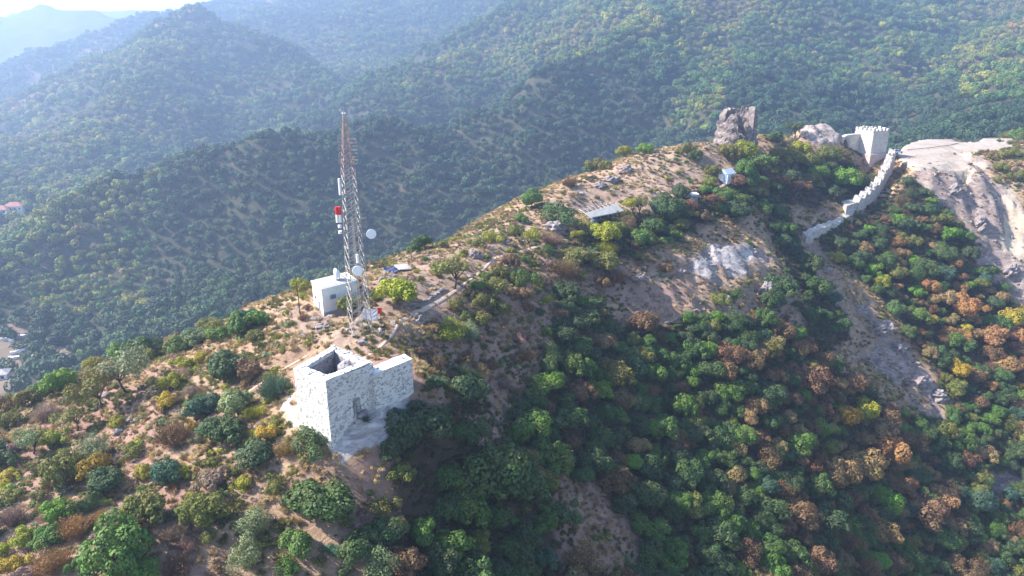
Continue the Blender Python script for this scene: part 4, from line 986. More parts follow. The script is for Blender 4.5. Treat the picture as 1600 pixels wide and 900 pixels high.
for cx, cy in corners:
    for h0, h1 in zip(splits[:-1], splits[1:]):
        strut('leg', (cx*hw(h0), cy*hw(h0), h0), (cx*hw(h1), cy*hw(h1), h1), .07 if h0 < MH*.7 else .055, h0 >= MH*.74)
    o = MB().box((cx*1.45, cy*1.45, -.15), (.55, .55, .6)).build('footing', M['conc'], mast)
hs = [0]; 
while hs[-1] < MH - .6: hs.append(hs[-1] + max(1.0, hw(hs[-1])*1.1 + .25))
hs[-1] = MH
for k in range(len(hs)-1):
    h0, h1 = hs[k], hs[k+1]
    for i in range(4):
        c0, c1 = corners[i], corners[(i+1) % 4]; red = h0 > MH*.74
        p00 = (c0[0]*hw(h0), c0[1]*hw(h0), h0); p10 = (c1[0]*hw(h0), c1[1]*hw(h0), h0); p01 = (c0[0]*hw(h1), c0[1]*hw(h1), h1); p11 = (c1[0]*hw(h1), c1[1]*hw(h1), h1)
        strut('diagonal_brace', p00, p11, .031, red); 
        strut('diagonal_brace', p10, p01, .031, red)
        if k % 2 == 0: strut('horizontal_brace', p00, p10, .036, red)
print('mast bays', len(hs), 'H', MH)
inv = Matrix.Rotation(-R(28), 4, 'Z')
def ml(v): return inv @ Vector(v)          # offsets given along world axes -> mast frame
def mast_h(py): # height on the mast axis seen at py
    v = (450 - py)/FPX; return by*(-sp + v*cp)/(cp + v*sp) + CAMZ - bz
# cable ladder in the middle
for s in (-1, 1): strut('ladder_rail', (.2*s, .3, .2), (.12*s, .1, MH*.96), .03, False)
# panel antennas
def panel(name, px, py0, py1, wd, mats, n=1):
    h1, h0 = mast_h(py0), mast_h(py1); axp = 543 + (563-543)*(py0-180)/(517-180)
    D = proj(bx, by, bz + h0)[2]; off = (px - axp)/FPX*D
    for k in range(n):
        c = ml((off + k*.42 - (n-1)*.21, -.35, 0)); L = h1 - h0
        if len(mats) == 1: MB().lathe([(.0, h0), (wd, h0+.03), (wd, h1-.03), (0, h1)], 12, Matrix.Translation((c.x, c.y, 0))).build(name, M[mats[0]], mast)
        else:
            MB().lathe([(.0, h0), (wd, h0+.03), (wd, h0+L*.5), (0, h0+L*.5)], 12, Matrix.Translation((c.x, c.y, 0))).build(name, M[mats[0]], mast)
            MB().lathe([(.0, h0+L*.503), (wd*1.01, h0+L*.503), (wd*1.01, h1-.03), (0, h1)], 12, Matrix.Translation((c.x, c.y, 0))).build(name, M[mats[1]], mast)
        for hh in (h0 + L*.2, h0 + L*.8):
            s_ = 1 if off < 0 else -1; e = ml((s_*-hw(hh)*.9, 0, 0)); strut('bracket', (c.x, c.y, hh), (e.x, e.y, hh), .03, False)
panel('panel_antenna', 534.5, 278, 304, .17, ['rib'])
panel('panel_antenna', 532, 322, 347, .21, ['rib', 'red'], 2)
panel('panel_antenna', 561, 396, 410, .24, ['rib'])
for py in (353, 362):
    h = mast_h(py); c = ml((-1.75, -.3, 0)); MB().lathe([(0, -.22), (.26, -.2), (.28, .2), (0, .26)], 10, Matrix.Translation((c.x, c.y, h))).build('radio_unit', M['rib'], mast)
    strut('bracket', (c.x, c.y, h), tuple(ml((-.9, 0, 0)))[:2] + (h,), .035, False)
def dish(parent, c, face, r, depth, name='dish_antenna', mat='rib'):
    q = Vector(face).normalized().to_track_quat('Z', 'Y').to_matrix().to_4x4(); m = Matrix.Translation(c) @ q
    o = MB().lathe([(.05, -depth*1.0), (r*.5, -depth*.85), (r*.96, -depth*.35), (r, -depth*.3), (r, 0), (r*.97, .03), (0, .07)], 24, m).build(name, M[mat], parent, smooth=False)
    return o
for px, py, r, fx in ((584, 364, .72, (.35, -.93, .1)), (564, 418, .76, (.15, -1, .1))):
    h = mast_h(py); D = proj(bx, by, bz + h)[2]; axp = 543 + 20*(py-180)/337; c = ml(((px-axp)/FPX*D, -1.7 if px < 570 else -.6, 0)); c.z = h
    f = inv @ Vector(fx); d = dish(mast, c, f, r, .5)
    e = ml((hw(h)*.9, -hw(h)*.6, 0)); e.z = h; b_ = c - f*.45
    strut('dish_arm', b_, e, .05, False); e2 = e.copy(); e2.z = h - .9; strut('dish_arm', b_, e2, .035, False)
# small platform cage right of the mast
h = mast_h(348)
for dx, dy in ((1.3, -.5), (2.1, -.5), (2.1, .3), (1.3, .3)):
    c = ml((dx, dy, 0)); strut('cage_post', (c.x, c.y, h-.6), (c.x, c.y, h+.8), .03, False)
for z_ in (-.6, .1, .8):
    q = [ml(v) for v in ((1.3, -.5, 0), (2.1, -.5, 0), (2.1, .3, 0), (1.3, .3, 0))]
    for i in range(4): strut('cage_rail', (q[i].x, q[i].y, h+z_), (q[(i+1) % 4].x, q[(i+1) % 4].y, h+z_), .028, False)
# four tiers of grid antennas on both sides of the slender top
for py in (220, 231, 242, 252):
    h = mast_h(py)
    for sx, x0, x1 in ((-1, .25, 1.05), (1, .45, 1.5)):
        a = [ml((sx*x0, -.35, 0)), ml((sx*x1, -.55, 0)), ml((sx*x1, .15, 0)), ml((sx*x0, .35, 0))]
        for i in range(4):
            A, B = a[i], a[(i+1) % 4]
            for zz in (-.28, .28): strut('grid_antenna_bar', (A.x, A.y, h+zz), (B.x, B.y, h+zz+(.25 if sx < 0 and i == 0 else 0)), .032, False)
            strut('grid_antenna_bar', (A.x, A.y, h-.28), (A.x, A.y, h+.28), .03, False)
MB().tube((0, 0, MH - .1), (0, 0, MH + 1.1), .04).build('lightning_rod', M['steel'], mast)
for s in (-1, 1): MB().box((.16*s, 0, MH + .3), (.2, .2, .22)).build('beacon', M['rib'], mast, bevel=.03)
# cable runs at the mast foot
for a_ in ((.3, -.2), (.1, .5)): strut('cable_run', (a_[0], a_[1], .1), (a_[0]*.6, a_[1]*.6, MH*.55), .05, False)

# ---------------------------------------------------------------- white equipment hut
hb = hit(511, 497); zb = hb[2]; ZH = zb + 4.9
h0 = Vector(flat2(at_z(487, 438, ZH))); h1 = Vector(flat2(at_z(502, 451, ZH))); h2 = Vector(flat2(at_z(557, 437, ZH))); h3 = h0 + (h2 - h1)
hut = empty('equipment_hut', (h1.x, h1.y, G(h1.x, h1.y)), label='white flat-roofed equipment hut left of the lattice mast', cat='hut')
zlow = min(G(*q) for q in (h0, h1, h2, h3)) - .6
hc = (h0 + h1 + h2 + h3)/4
loc(MB().prism([(q.x, q.y) for q in (h0, h1, h2, h3)], zlow, ZH - .32).build('wall', M['white'], hut), hut)
ro = [hc + (q - hc)*1.05 for q in (h0, h1, h2, h3)]
loc(MB().prism([(q.x, q.y) for q in ro], ZH - .317, ZH - .05).build('roof_slab', M['white'], hut, bevel=.03), hut)
rm = [ro[0].lerp(ro[3], .0), ro[1].lerp(ro[2], .0), ro[1].lerp(ro[2], .35), ro[0].lerp(ro[3], .35)]
loc(MB().prism([(q.x, q.y) for q in ([hc + (q-hc)*.96 for q in (h0, h1, h2, h3)])], ZH - .047, ZH + .03).build('roof_covering', M['conc'], hut), hut)
ang = math.atan2((h1-h0).y, (h1-h0).x); q = h0.lerp(h1, .30); nn = Vector((math.sin(ang), -math.cos(ang)))
loc(MB().box((q.x + nn.x*.03, q.y + nn.y*.03, zb + 2.3), (.55, .12, .45), ang).build('vent', M['darkm'], hut), hut)
q = h0.lerp(h1, .62); loc(MB().box((q.x + nn.x*.02, q.y + nn.y*.02, zb + 1.05), (.95, .1, 2.1), ang).build('door', M['grey'], hut), hut)
a2 = math.atan2((h2-h1).y, (h2-h1).x); n2_ = Vector((math.sin(a2), -math.cos(a2))); q = h1.lerp(h2, .5)
loc(MB().box((q.x + n2_.x*.02, q.y + n2_.y*.02, zb + .25), ((h2-h1).length*.98, .1, .7), a2).build('plinth', M['conc'], hut), hut)
q = h1.lerp(h2, .28); loc(MB().box((q.x + n2_.x*.22, q.y + n2_.y*.22, zb + 3.1), (.9, .4, .65), a2).build('air_conditioner', M['grey'], hut, bevel=.03), hut)
q = h1.lerp(h2, .8); loc(MB().tube((q.x + n2_.x*.1, q.y + n2_.y*.1, zb), (q.x + n2_.x*.1, q.y + n2_.y*.1, ZH - .3), .06, n=6).build('drainpipe', M['darkm'], hut), hut)
# drum dish on the roof, seen almost edge on
rd = at_z(523, 430, ZH + .9); dd = dish(hut, Vector((rd[0], rd[1], ZH + 1.15)), (-.93, -.36, .05), .95, .9, 'drum_dish'); loc(dd, hut)
loc(MB().tube((rd[0]+.7, rd[1]+.3, ZH), (rd[0]+.7, rd[1]+.3, ZH + 2.6), .06, n=8).build('dish_pole', M['steel'], hut), hut)
loc(MB().tube((rd[0]+.7, rd[1]+.3, ZH+1.0), (rd[0]+1.9, rd[1]+.5, ZH + .05), .045, n=6).build('dish_strut', M['steel'], hut), hut)
# whip pole
px_, py_, pz_ = hit(470, 498); 
o = MB().tube((0, 0, -.3), (-.1, 0, 6.4), .09, .06, 6).tube((-.1, 0, 6.0), (-.1, 0, 7.6), .035, n=5).tube((-.35, 0, 6.1), (.15, 0, 6.1), .02, n=4).build('thin_pole', M['darkm']); o.location = (px_, py_, pz_)
tag(o, 'thin dark pole standing on bare rock left of the white hut', 'pole')
# leaning pale sheet behind the mast foot
x, y, z = hit(579, 500)
def sheet(name, x, y, z, w_, h_, rz, rx, mat, label, cat):
    mb = MB(); bmesh.ops.create_grid(mb.bm, x_segments=8, y_segments=6, size=.5); r = random.Random(2)
    for v in mb.bm.verts: v.co = Vector((v.co.x*w_, v.co.y*h_, r.uniform(-.05, .05)))
    bmesh.ops.solidify(mb.bm, geom=mb.bm.faces[:], thickness=.04); o = mb.build(name, mat)
    o.location = (x, y, z); o.rotation_euler = (rx, 0, rz); tag(o, label, cat); return o
sheet('grey_sheet', x, y, z + .8, 2.6, 2.0, R(-8), R(62), M['grey'], 'crumpled pale grey sheet leaning behind the mast foot', 'sheet')
# red panel on a post
x, y, z = hit(596, 512); e = empty('post_sign', (x, y, z), label='small plain red panel on a thin post beside the hikers', cat='sign')
MB().tube((0, 0, -.2), (0, 0, 2.4), .04, n=6).build('post', M['darkm'], e); MB().box((-.1, -.02, 2.75), (.62, .06, .95), .1, 0, .12).build('panel', M['red'], e)
# blue tarp + pale slab shelter behind the trees
x, y, z = hit(612, 424)
mb = MB(); bmesh.ops.create_grid(mb.bm, x_segments=10, y_segments=8, size=.5); r = random.Random(8)
for v in mb.bm.verts: v.co = Vector((v.co.x*2.9, v.co.y*3.2, .45 + .25*math.sin(v.co.x*9)*math.cos(v.co.y*7) + r.uniform(-.04, .04) - .5*abs(v.co.y)))
bmesh.ops.solidify(mb.bm, geom=mb.bm.faces[:], thickness=.03); o = mb.build('tarpaulin', M['tarp']); o.location = (x, y, z + .15); tag(o, 'dark blue tarpaulin spread on the crest behind the hut', 'tarpaulin')
x, y, z = hit(630, 421); o = MB().box((0, 0, .35), (2.7, 3.0, .16), .5, .06, .1).box((-.6, -.8, .1), (.3, .3, .7)).box((.7, .8, .1), (.3, .3, .7)).build('concrete_slab', M['conc'], bevel=.02); o.location = (x, y, z + .1)
tag(o, 'pale square slab lying beside the blue tarpaulin', 'slab')

# ---------------------------------------------------------------- dry stone remains and boulders
def boulder(px, py, wpx, hpx, label, rz=0, seed=1, name='boulder', mat='rock', sy=.8):
    x, y, z = hit(px, py); D = proj(x, y, z)[2]; w_ = wpx/FPX*D; h_ = hpx/FPX*D
    bm = bmesh.new(); bmesh.ops.create_icosphere(bm, subdivisions=4, radius=.5); r = random.Random(seed); o1 = r.uniform(0, 50)
    for v in bm.verts:
        q = v.co.copy(); n_ = float(fbm(q.x*3 + o1, q.y*3 + q.z*2.1, .8, 3, seed)) + .6*float(vnoise(q.x*7 + o1, q.z*9 + q.y*4, seed))
        v.co = Vector((q.x*w_, q.y*w_*sy, q.z*h_*1.5))*(1 + .38*n_)
    me = bpy.data.meshes.new(name); bm.to_mesh(me); bm.free(); o = link(name, me, M[mat]); o.location = (x, y, z + h_*.12); o.rotation_euler = (0, 0, rz); tag(o, label, 'rock'); return o
for q in [(655,504,22,16,'dark rock outcrop beside the crest footpath near the mast',.3,3),(977,268,22,11,'dark boulder on the bare crest below the small trees',.2,4),
          (955,282,24,8,'long dark rock, middle of three on the bare crest',.5,5),(938,291,20,7,'low dark rock, leftmost of three on the bare crest',.5,6),
          (742,403,20,16,'dark rock outcrop right of the lone crest tree',.1,7),(712,612,20,12,'blue-grey rock right of the wing wall among dry brush',.4,8),
          (505,511,26,7,'flat grey rock ledge between the hut and the square tower',.2,9),(868,360,36,16,'rounded pinkish boulder below the flat lattice roof',.1,10),
          (566,536,18,7,'pale rock under the mast foot above the square tower',.0,11),
          (1196,460,22,22,'tall grey rock tooth under the pale rock face',.2,14),(1100,512,26,8,'grey rock ledge at the foot of the rock bands',.5,15),(997,436,24,8,'white-rimmed rock hollow on the rock bands',.9,16),
          (1062,430,10,10,'small pale boulder left of the pale rock face',.1,17),(1348,492,26,15,'jagged pale rock at the head of the lower gully scar',.4,18),(1378,515,32,18,'broad craggy rock in the middle of the gully scar',.9,19),(1402,548,26,15,'craggy rock leaning right in the gully scar',.2,20),(1436,598,32,16,'long pale crag low in the gully scar',.6,21),(1466,622,26,14,'lowest crag of the gully scar above the dark trees',.1,22),(1292,424,16,9,'small grey crag below the lower end of the curtain wall',.3,23),(1492,300,20,13,'brown crag near the top of the sandy cliff',.8,24),(1532,352,24,15,'brown crag in the middle of the sandy cliff',.5,25),(1468,318,16,9,'small crag on the left side of the sandy cliff',.2,26),(1578,425,26,14,'crag low on the sandy cliff near the right edge',.7,27)]: boulder(q[0], q[1], q[2], q[3], q[4], q[5], q[6])
def rubble_line(pxs, n, s, label, mat='curt'):
    mb = MB(); r = random.Random(n); pts = [Vector(hit(*q)) for q in pxs]; root = empty('wall_foundation', pts[0], label=label, cat='low wall')
    for k in range(n):
        t_ = k/(n-1)*(len(pts)-1); i = min(int(t_), len(pts)-2); q = pts[i].lerp(pts[i+1], t_-i)
        q = Vector((q.x + r.uniform(-.12, .12), q.y + r.uniform(-.12, .12), 0)); q.z = G(q.x, q.y) + s*.3
        o = link('stone', stones[k % 5], None, root); o.location = q - pts[0]; o.scale = (s*r.uniform(.8, 1.5), s*r.uniform(.8, 1.3), s*r.uniform(.7, 1.3)); o.rotation_euler = (0, 0, r.uniform(0, 3))
rubble_line([(640,470),(655,473),(668,470),(685,458),(692,452)], 34, .6, 'pale low stone foundation around the sunken pit by the footpath')
rubble_line([(1040,505),(1062,497),(1085,488),(1105,478)], 26, .7, 'low line of pale stones across the rock bands')

# ---------------------------------------------------------------- ruined keep
kx, ky, kz = hit(1146, 233); D = proj(kx, ky, kz)[2]; KR = 33/FPX*D
keep = empty('ruined_keep', (kx, ky, kz), label='tall ruined round keep with a hollow broken front on the summit', cat='ruin')
def keep_shell():
    mb = MB(); NA, NZ = 84, 30; rows = []
    def H(a):      # a: 0 = towards +x, 90 = away
        d = math.degrees(a) % 360
        pts = [(0, 12.2), (25, 13.4), (60, 13.8), (95, 13.2), (130, 12.6), (165, 9.0), (190, 7.6), (212, 8.6), (232, 11.2), (250, 12.4), (260, 11.0), (266, 6.0), (274, 3.0), (300, 3.2), (307, 9.0), (314, 13.9), (338, 13.4), (360, 12.4)]
        for (x0, y0), (x1, y1) in zip(pts[:-1], pts[1:]):
            if x0 <= d <= x1: return (y0 + (y1-y0)*(d-x0)/(x1-x0))*.97 + .6*float(vnoise(d/14, 1.7, 3)) + .7*float(vnoise(d/6, 4.7, 3))
    out, inn = [], []
    for i in range(NA):
        a = 2*math.pi*i/NA; h = H(a); co_, ci_ = [], []
        for k in range(NZ+1):
            z_ = h*k/NZ - (1.6 if k == 0 else 0); e = 1 + .055*float(fbm(math.cos(a)*5 + 9, math.sin(a)*5 + z_*.8, 1.8, 4, 9)) + .03*math.sin(z_*2.1 + 3*math.cos(a)) - .012*z_
            ro_ = KR*e*(1.0 + .06*math.cos(a)); t_ = 1.9 + .4*float(fbm(a*7, z_*.9, 2, 3, 12)) + (1.2 if z_ < 3.5 else 0)
            co_.append(mb.bm.verts.new((ro_*math.cos(a), ro_*math.sin(a)*.9, z_))); ci_.append(mb.bm.verts.new(((ro_-t_)*math.cos(a), (ro_-t_)*math.sin(a)*.9, z_)))
        out.append(co_); inn.append(ci_)
    for i in range(NA):
        j = (i+1) % NA
        for k in range(NZ):
            mb.bm.faces.new((out[i][k], out[j][k], out[j][k+1], out[i][k+1])); mb.bm.faces.new((inn[j][k], inn[i][k], inn[i][k+1], inn[j][k+1]))
        mb.bm.faces.new((out[i][NZ], out[j][NZ], inn[j][NZ], inn[i][NZ]))
    return mb
keep_shell().build('curved_wall', M['ruin'], keep, rough=.09)
MB().lathe([(KR*.75, -1), (KR*.72, 3.0), (KR*.3, 5.0), (0, 5.4)], 24).build('rubble_fill', M['ruin'], keep, rough=.3)
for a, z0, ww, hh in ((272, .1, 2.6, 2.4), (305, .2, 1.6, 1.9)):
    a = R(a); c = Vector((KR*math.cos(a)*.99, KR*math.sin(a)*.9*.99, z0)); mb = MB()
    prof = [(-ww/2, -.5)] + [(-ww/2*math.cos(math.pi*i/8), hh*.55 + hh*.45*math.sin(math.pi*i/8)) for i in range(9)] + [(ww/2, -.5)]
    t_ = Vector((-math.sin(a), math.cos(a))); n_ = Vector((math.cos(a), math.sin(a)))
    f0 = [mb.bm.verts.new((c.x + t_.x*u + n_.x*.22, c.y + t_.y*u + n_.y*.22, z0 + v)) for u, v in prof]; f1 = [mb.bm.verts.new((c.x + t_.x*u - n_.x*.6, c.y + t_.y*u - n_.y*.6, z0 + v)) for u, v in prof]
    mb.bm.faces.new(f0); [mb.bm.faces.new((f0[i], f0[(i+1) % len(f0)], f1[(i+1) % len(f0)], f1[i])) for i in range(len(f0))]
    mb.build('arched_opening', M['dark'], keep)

# ---------------------------------------------------------------- gate tower with arch
ZG = CAMZ - 29.6
g1 = Vector(flat2(at_z(1366, 203, ZG))); g0 = g1 + Vector((-3.4, 7.5)); g2 = g1 + Vector((7.5, 3.4)); g3 = g0 + (g2 - g1)
D_g = proj(g1.x, g1.y, ZG)[2]
gt = empty('gate_tower', (g1.x, g1.y, G(g1.x, g1.y)), label='white square gate tower with battlements beside the parking area', cat='tower')
zgb = min(G(*q) for q in (g0, g1, g2, g3)) - 3.0; print('gate', g0, g1, g2, 'base', zgb, 'groundz', G(*g1))
loc(grid_prism([g0, g1, g2, g3], zgb, ZG - 1.3, 14, 16, .05, 5).build('wall', M['gate'], gt), gt)
gc = (g0 + g2)/2
for a, b in ((g0, g1), (g1, g2), (g2, g3), (g3, g0)):
    L = (b - a).length; d = (b - a)/L; n_ = Vector((-d.y, d.x)); k = 5; st = L/(k*2-1)
    a_ = a + n_*.02; loc(MB().prism([(q.x, q.y) for q in (a - n_*.0, b, b + n_*.55, a + n_*.55)], ZG - 1.297, ZG - .55).build('parapet', M['gate'], gt), gt)
    for i in range(k):
        p0 = a + d*st*(2*i) ; p1 = p0 + d*st*1.15
        if i == k-1: p1 = b - d*.56
        if i == 0: p0 = a + d*.02
        if (p1 - p0).length < .25: continue
        loc(MB().prism([(q.x, q.y) for q in (p0 - n_*.0, p1, p1 + n_*.5, p0 + n_*.5)], ZG - .547, ZG + .35 + .25*((i*7 + int(a.x)) % 3 - 1)).build('merlon', M['gate'], gt, bevel=.04), gt)
# arch wall on the left
a0 = Vector(flat2(at_z(1312, 222, CAMZ-34.0))); a1 = g0.lerp(g1, .3)
zab = min(G(*a0), G(*a1)) - 2
def arch_wall(a, b, t_, zb_, zt, u0, u1, zs, za):
    mb = MB(); d = (b - a); L = d.length; d = d/L; n_ = Vector((-d.y, d.x))*t_
    N_ = 10; arc = [(u0 + (u1-u0)*(.5 - .5*math.cos(math.pi*i/N_)), zs + (za-zs)*math.sin(math.pi*i/N_)) for i in range(N_+1)]
    top = [(L*i/N_, zt - 2.2*max(0, 1 - i/N_*2.6)**1.6) for i in range(N_+1)]
    ring = [(0, zb_)] + top + [(L, zb_), (u1, zb_)] + arc[::-1] + [(u0, zb_)]
    F = [mb.bm.verts.new((a.x + d.x*u, a.y + d.y*u, z_)) for u, z_ in ring]; B = [mb.bm.verts.new((a.x + d.x*u + n_.x, a.y + d.y*u + n_.y, z_)) for u, z_ in ring]
    f = mb.bm.faces.new(F); f2 = mb.bm.faces.new(B[::-1])
    for i in range(len(F)): mb.bm.faces.new((F[i], B[i], B[(i+1) % len(F)], F[(i+1) % len(F)]))
    bmesh.ops.triangulate(mb.bm, faces=[f, f2]); return mb
LA = (a1 - a0).length; sc_ = D_g/FPX
loc(arch_wall(a0, a1, 1.6, zab, CAMZ - 31.6, LA*.2, LA*.5, CAMZ - 34.3, CAMZ - 32.6).build('arch_wall', M['gate'], gt, bevel=.03), gt)
da = (a1 - a0).normalized(); na = Vector((-da.y, da.x))*1.75; q0_ = a0 + da*LA*.15 + na; q1_ = a0 + da*LA*.55 + na
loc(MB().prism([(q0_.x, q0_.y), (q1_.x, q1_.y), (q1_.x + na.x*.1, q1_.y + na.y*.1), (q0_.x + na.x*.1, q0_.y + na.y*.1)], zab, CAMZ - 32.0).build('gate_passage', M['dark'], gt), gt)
# lower bastion in front of the gate tower
b0 = g0.lerp(g1, .55) + (g1 - g2).normalized()*.8; b1 = g1 + (g1 - g3).normalized()*1.6; b2 = g2 + (g2 - g3).normalized()*1.6 + (g2-g1).normalized()*2.0; b3 = g2 + (g2-g1).normalized()*2.0
loc(grid_prism([b0, b1, b2, b3], zgb - 2.5, CAMZ - 38.4, 12, 8, .05, 8).build('lower_bastion', simple('plaster_wall', (.44, .36, .34), (.36, .29, .27), .8, .9), gt), gt)

# ---------------------------------------------------------------- curtain wall stepping down the slope
CW = [(1396,233,258),(1391,243,255.5),(1386,256,252),(1380,269,248.5),(1373,281,245.5),(1363,292,242),(1351,302,239),(1338,311,236)]
CW2 = [(1333,322,234),(1322,336,231),(1311,343,228.5),(1292,348,225),(1272,356,222),(1257,366,219.5)]
def strip_wall(name, cw, t_, mat, parent, root, step=0.0, rag=.25, seed=1, jit=.06):
    mb = MB(); r = random.Random(seed); P3 = [Vector(unproj(*q)) for q in cw]; fine = []
    for a, b in zip(P3[:-1], P3[1:]):
        n_ = max(2, int((b - a).length/.9))
        for k in range(n_): fine.append(a.lerp(b, k/n_))
    fine.append(P3[-1]); rows = []
    for i, p in enumerate(fine):
        d = fine[min(i+1, len(fine)-1)] - fine[max(i-1, 0)]; d.z = 0; d.normalize(); n_ = Vector((-d.y, d.x, 0))*t_/2
        zt = fine[min((i//4)*4, len(fine)-1)].z + r.uniform(-rag, rag) + (step if (i//2) % 2 else 0)
        zo = min(G(p.x + n_.x, p.y + n_.y), G(p.x - n_.x, p.y - n_.y)) - 1.0; zo = min(zo, zt - 1.5); row = []
        K = 8
        for k in range(K+1): row.append((p.x - n_.x*(1.12 - .12*k/K), p.y - n_.y*(1.12 - .12*k/K), zo + (zt-zo)*k/K))
        for k in range(K, -1, -1): row.append((p.x + n_.x*(1.12 - .12*k/K), p.y + n_.y*(1.12 - .12*k/K), zo + (zt - .9 - zo)*k/K))
        rows.append([mb.bm.verts.new((x_ + r.uniform(-jit, jit), y_ + r.uniform(-jit, jit), z_ + r.uniform(-jit, jit))) for x_, y_, z_ in row])
    for A, B in zip(rows[:-1], rows[1:]):
        for k in range(len(A)): mb.bm.faces.new((A[k], A[(k+1) % len(A)], B[(k+1) % len(A)], B[k]))
    mb.bm.faces.new(rows[0][::-1]); mb.bm.faces.new(rows[-1]); o = mb.build(name, mat, parent); loc(o, root)
    print(name, [round(p.z - G(p.x, p.y), 1) for p in P3]); return fine
c0 = unproj(*CW[0]); cwr = empty('curtain_wall', (c0[0], c0[1], G(c0[0], c0[1])), label='long pale curtain wall stepping down the slope from the gate tower', cat='wall')
fine = strip_wall('upper_wall', CW, 2.1, M['curt'], cwr, cwr, .35, .15, 3)
fin2 = strip_wall('lower_wall', CW2, 1.5, M['curt'], cwr, cwr, 0, .3, 4)
for i in range(1, len(fine)-1, 3):       # stubs of the parapet
    p = fine[i]; d = (fine[i+1] - fine[i-1]); a = math.atan2(d.y, d.x); nn_ = Vector((-math.sin(a), math.cos(a), 0))
    for s in ((1,) if i % 4 else (1, -1)):
        loc(MB().box((p.x + nn_.x*.62*s, p.y + nn_.y*.62*s, p.z + .12), (.9, .42, .8), a).build('parapet_stub', M['curt'], cwr, bevel=.05), cwr)
tp = Vector(unproj(1324, 317, 236)); tz = tp.z
tq = [Vector(flat2(at_z(*q, tz))) for q in ((1314, 316), (1323, 323), (1341, 317), (1333, 311))]
loc(grid_prism(tq, min(G(*q) for q in tq) - 1.5, tz + .3, 8, 8, .05, 6).build('wall_turret', M['curt'], cwr), cwr)
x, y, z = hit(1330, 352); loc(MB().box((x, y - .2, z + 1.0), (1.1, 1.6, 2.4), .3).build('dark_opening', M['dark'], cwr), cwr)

# ---------------------------------------------------------------- house, booth, lattice roof
zz = hit(1135, 283)[2]; ZE = zz + 2.3
def hxy(px, py, z_): return Vector(flat2(at_z(px, py, z_)))
q0 = hxy(1122, 282, zz); q1 = hxy(1136, 284, zz); q2 = q1 + Vector((2.9, 2.0)); q3 = q0 + Vector((2.9, 2.0))
hs_ = empty('hillside_house', (q0.x, q0.y, zz), label='small white house with a pale blue roof half hidden by trees below the keep', cat='house')
loc(MB().prism([(q.x, q.y) for q in (q0, q1, q2, q3)], zz - .8, ZE).build('wall', M['white'], hs_), hs_)
mb = MB(); m0 = (q0 + q1)/2; m1 = (q3 + q2)/2; ovh = 1.12; hc_ = (q0 + q2)/2
E = [hc_ + (q - hc_)*ovh for q in (q0, q1, q2, q3)]; r0 = hc_ + (m0 - hc_)*ovh; r1 = hc_ + (m1 - hc_)*ovh
v = [mb.bm.verts.new((E[0].x, E[0].y, ZE - .1)), mb.bm.verts.new((E[1].x, E[1].y, ZE - .1)), mb.bm.verts.new((E[2].x, E[2].y, ZE - .1)), mb.bm.verts.new((E[3].x, E[3].y, ZE - .1)), mb.bm.verts.new((r0.x, r0.y, ZE + 1.2)), mb.bm.verts.new((r1.x, r1.y, ZE + 1.2))]
for f in ((0, 4, 5, 3), (1, 2, 5, 4), (0, 1, 4), (2, 3, 5), (0, 3, 2, 1)): mb.bm.faces.new([v[i] for i in f])
loc(mb.build('roof', simple('pale_blue_sheet', (.40, .48, .60), (.34, .42, .54), 1.5, .5), hs_), hs_)
md = q0.lerp(q1, .3); an = math.atan2((q1-q0).y, (q1-q0).x); nn_ = Vector((math.sin(an), -math.cos(an)))
f_ = loc(MB().box((md.x + nn_.x*.05, md.y + nn_.y*.05, zz + 1.35), (1.2, .14, 1.1), an).build('window', M['white'], hs_), hs_)
g_ = MB().box((md.x + nn_.x*.14, md.y + nn_.y*.14, zz + 1.35), (1.0, .06, .9), an).build('pane', M['glass'], f_); g_.matrix_parent_inverse = f_.matrix_parent_inverse.copy()
dq = q0.lerp(q1, .75); loc(MB().box((dq.x + nn_.x*.05, dq.y + nn_.y*.05, zz + 1.05), (.9, .12, 2.1), an).build('door', M['bluew'], hs_), hs_)
x, y, z = hit(1083, 316); bo = empty('roadside_booth', (x, y, z), R(12), label='small blue-grey booth with a white roof among the dark trees', cat='booth')
MB().box((0, 0, 1.05), (1.9, 1.6, 2.3)).build('wall', M['bluew'], bo); MB().box((0, 0, 2.36), (2.3, 2.0, .3), 0, .08).build('roof', M['white'], bo, bevel=.03)
MB().box((-.3, -.82, 1.4), (.8, .06, .7)).build('window', M['glass'], bo); MB().box((.6, -.82, .95), (.6, .05, 1.8)).build('door', M['grey'], bo)
# low roof of steel lattice, near half covered with pale sheets
zl = hit(945, 341)[2] + .9
L0 = hxy(905, 327, zl); L1 = hxy(925, 341, zl); L2 = hxy(975, 331, zl); L3 = hxy(953, 309, zl)
lr = empty('lattice_roof', (L1.x, L1.y, zl - 1.6), label='low flat steel lattice roof part covered with pale sheets on the crest', cat='shelter')
def lp(u, v): return L0.lerp(L3, v).lerp(L1.lerp(L2, v), u)
def bar(nm, a, b, r_, mat, dz=0): loc(MB().tube((a.x, a.y, zl + dz), (b.x, b.y, zl + dz), r_, n=4).build(nm, mat, lr), lr)
for i in range(9): bar('lattice_bar', lp(0, i/8), lp(1, i/8), .09, M['conc'])
for i in range(9): bar('lattice_bar', lp(i/8, 0), lp(i/8, 1), .09, M['conc'], .1)
for i in range(5):
    a, b, c, d = lp(.5, i/5+.005), lp(1, i/5+.005), lp(1, i/5+.195), lp(.5, i/5+.195)
    loc(MB().prism([(q.x, q.y) for q in (a, b, c, d)], zl + .2 + .02*(i % 2), zl + .26 + .02*(i % 2)).build('roof_sheet', M['dull'], lr), lr)
for u in (0, 1):
    for v_2 in (0, .5, 1):
        q = lp(u, v_2); loc(MB().tube((q.x, q.y, G(q.x, q.y) - .3), (q.x, q.y, zl), .1, n=6).build('post', M['steel'], lr), lr)
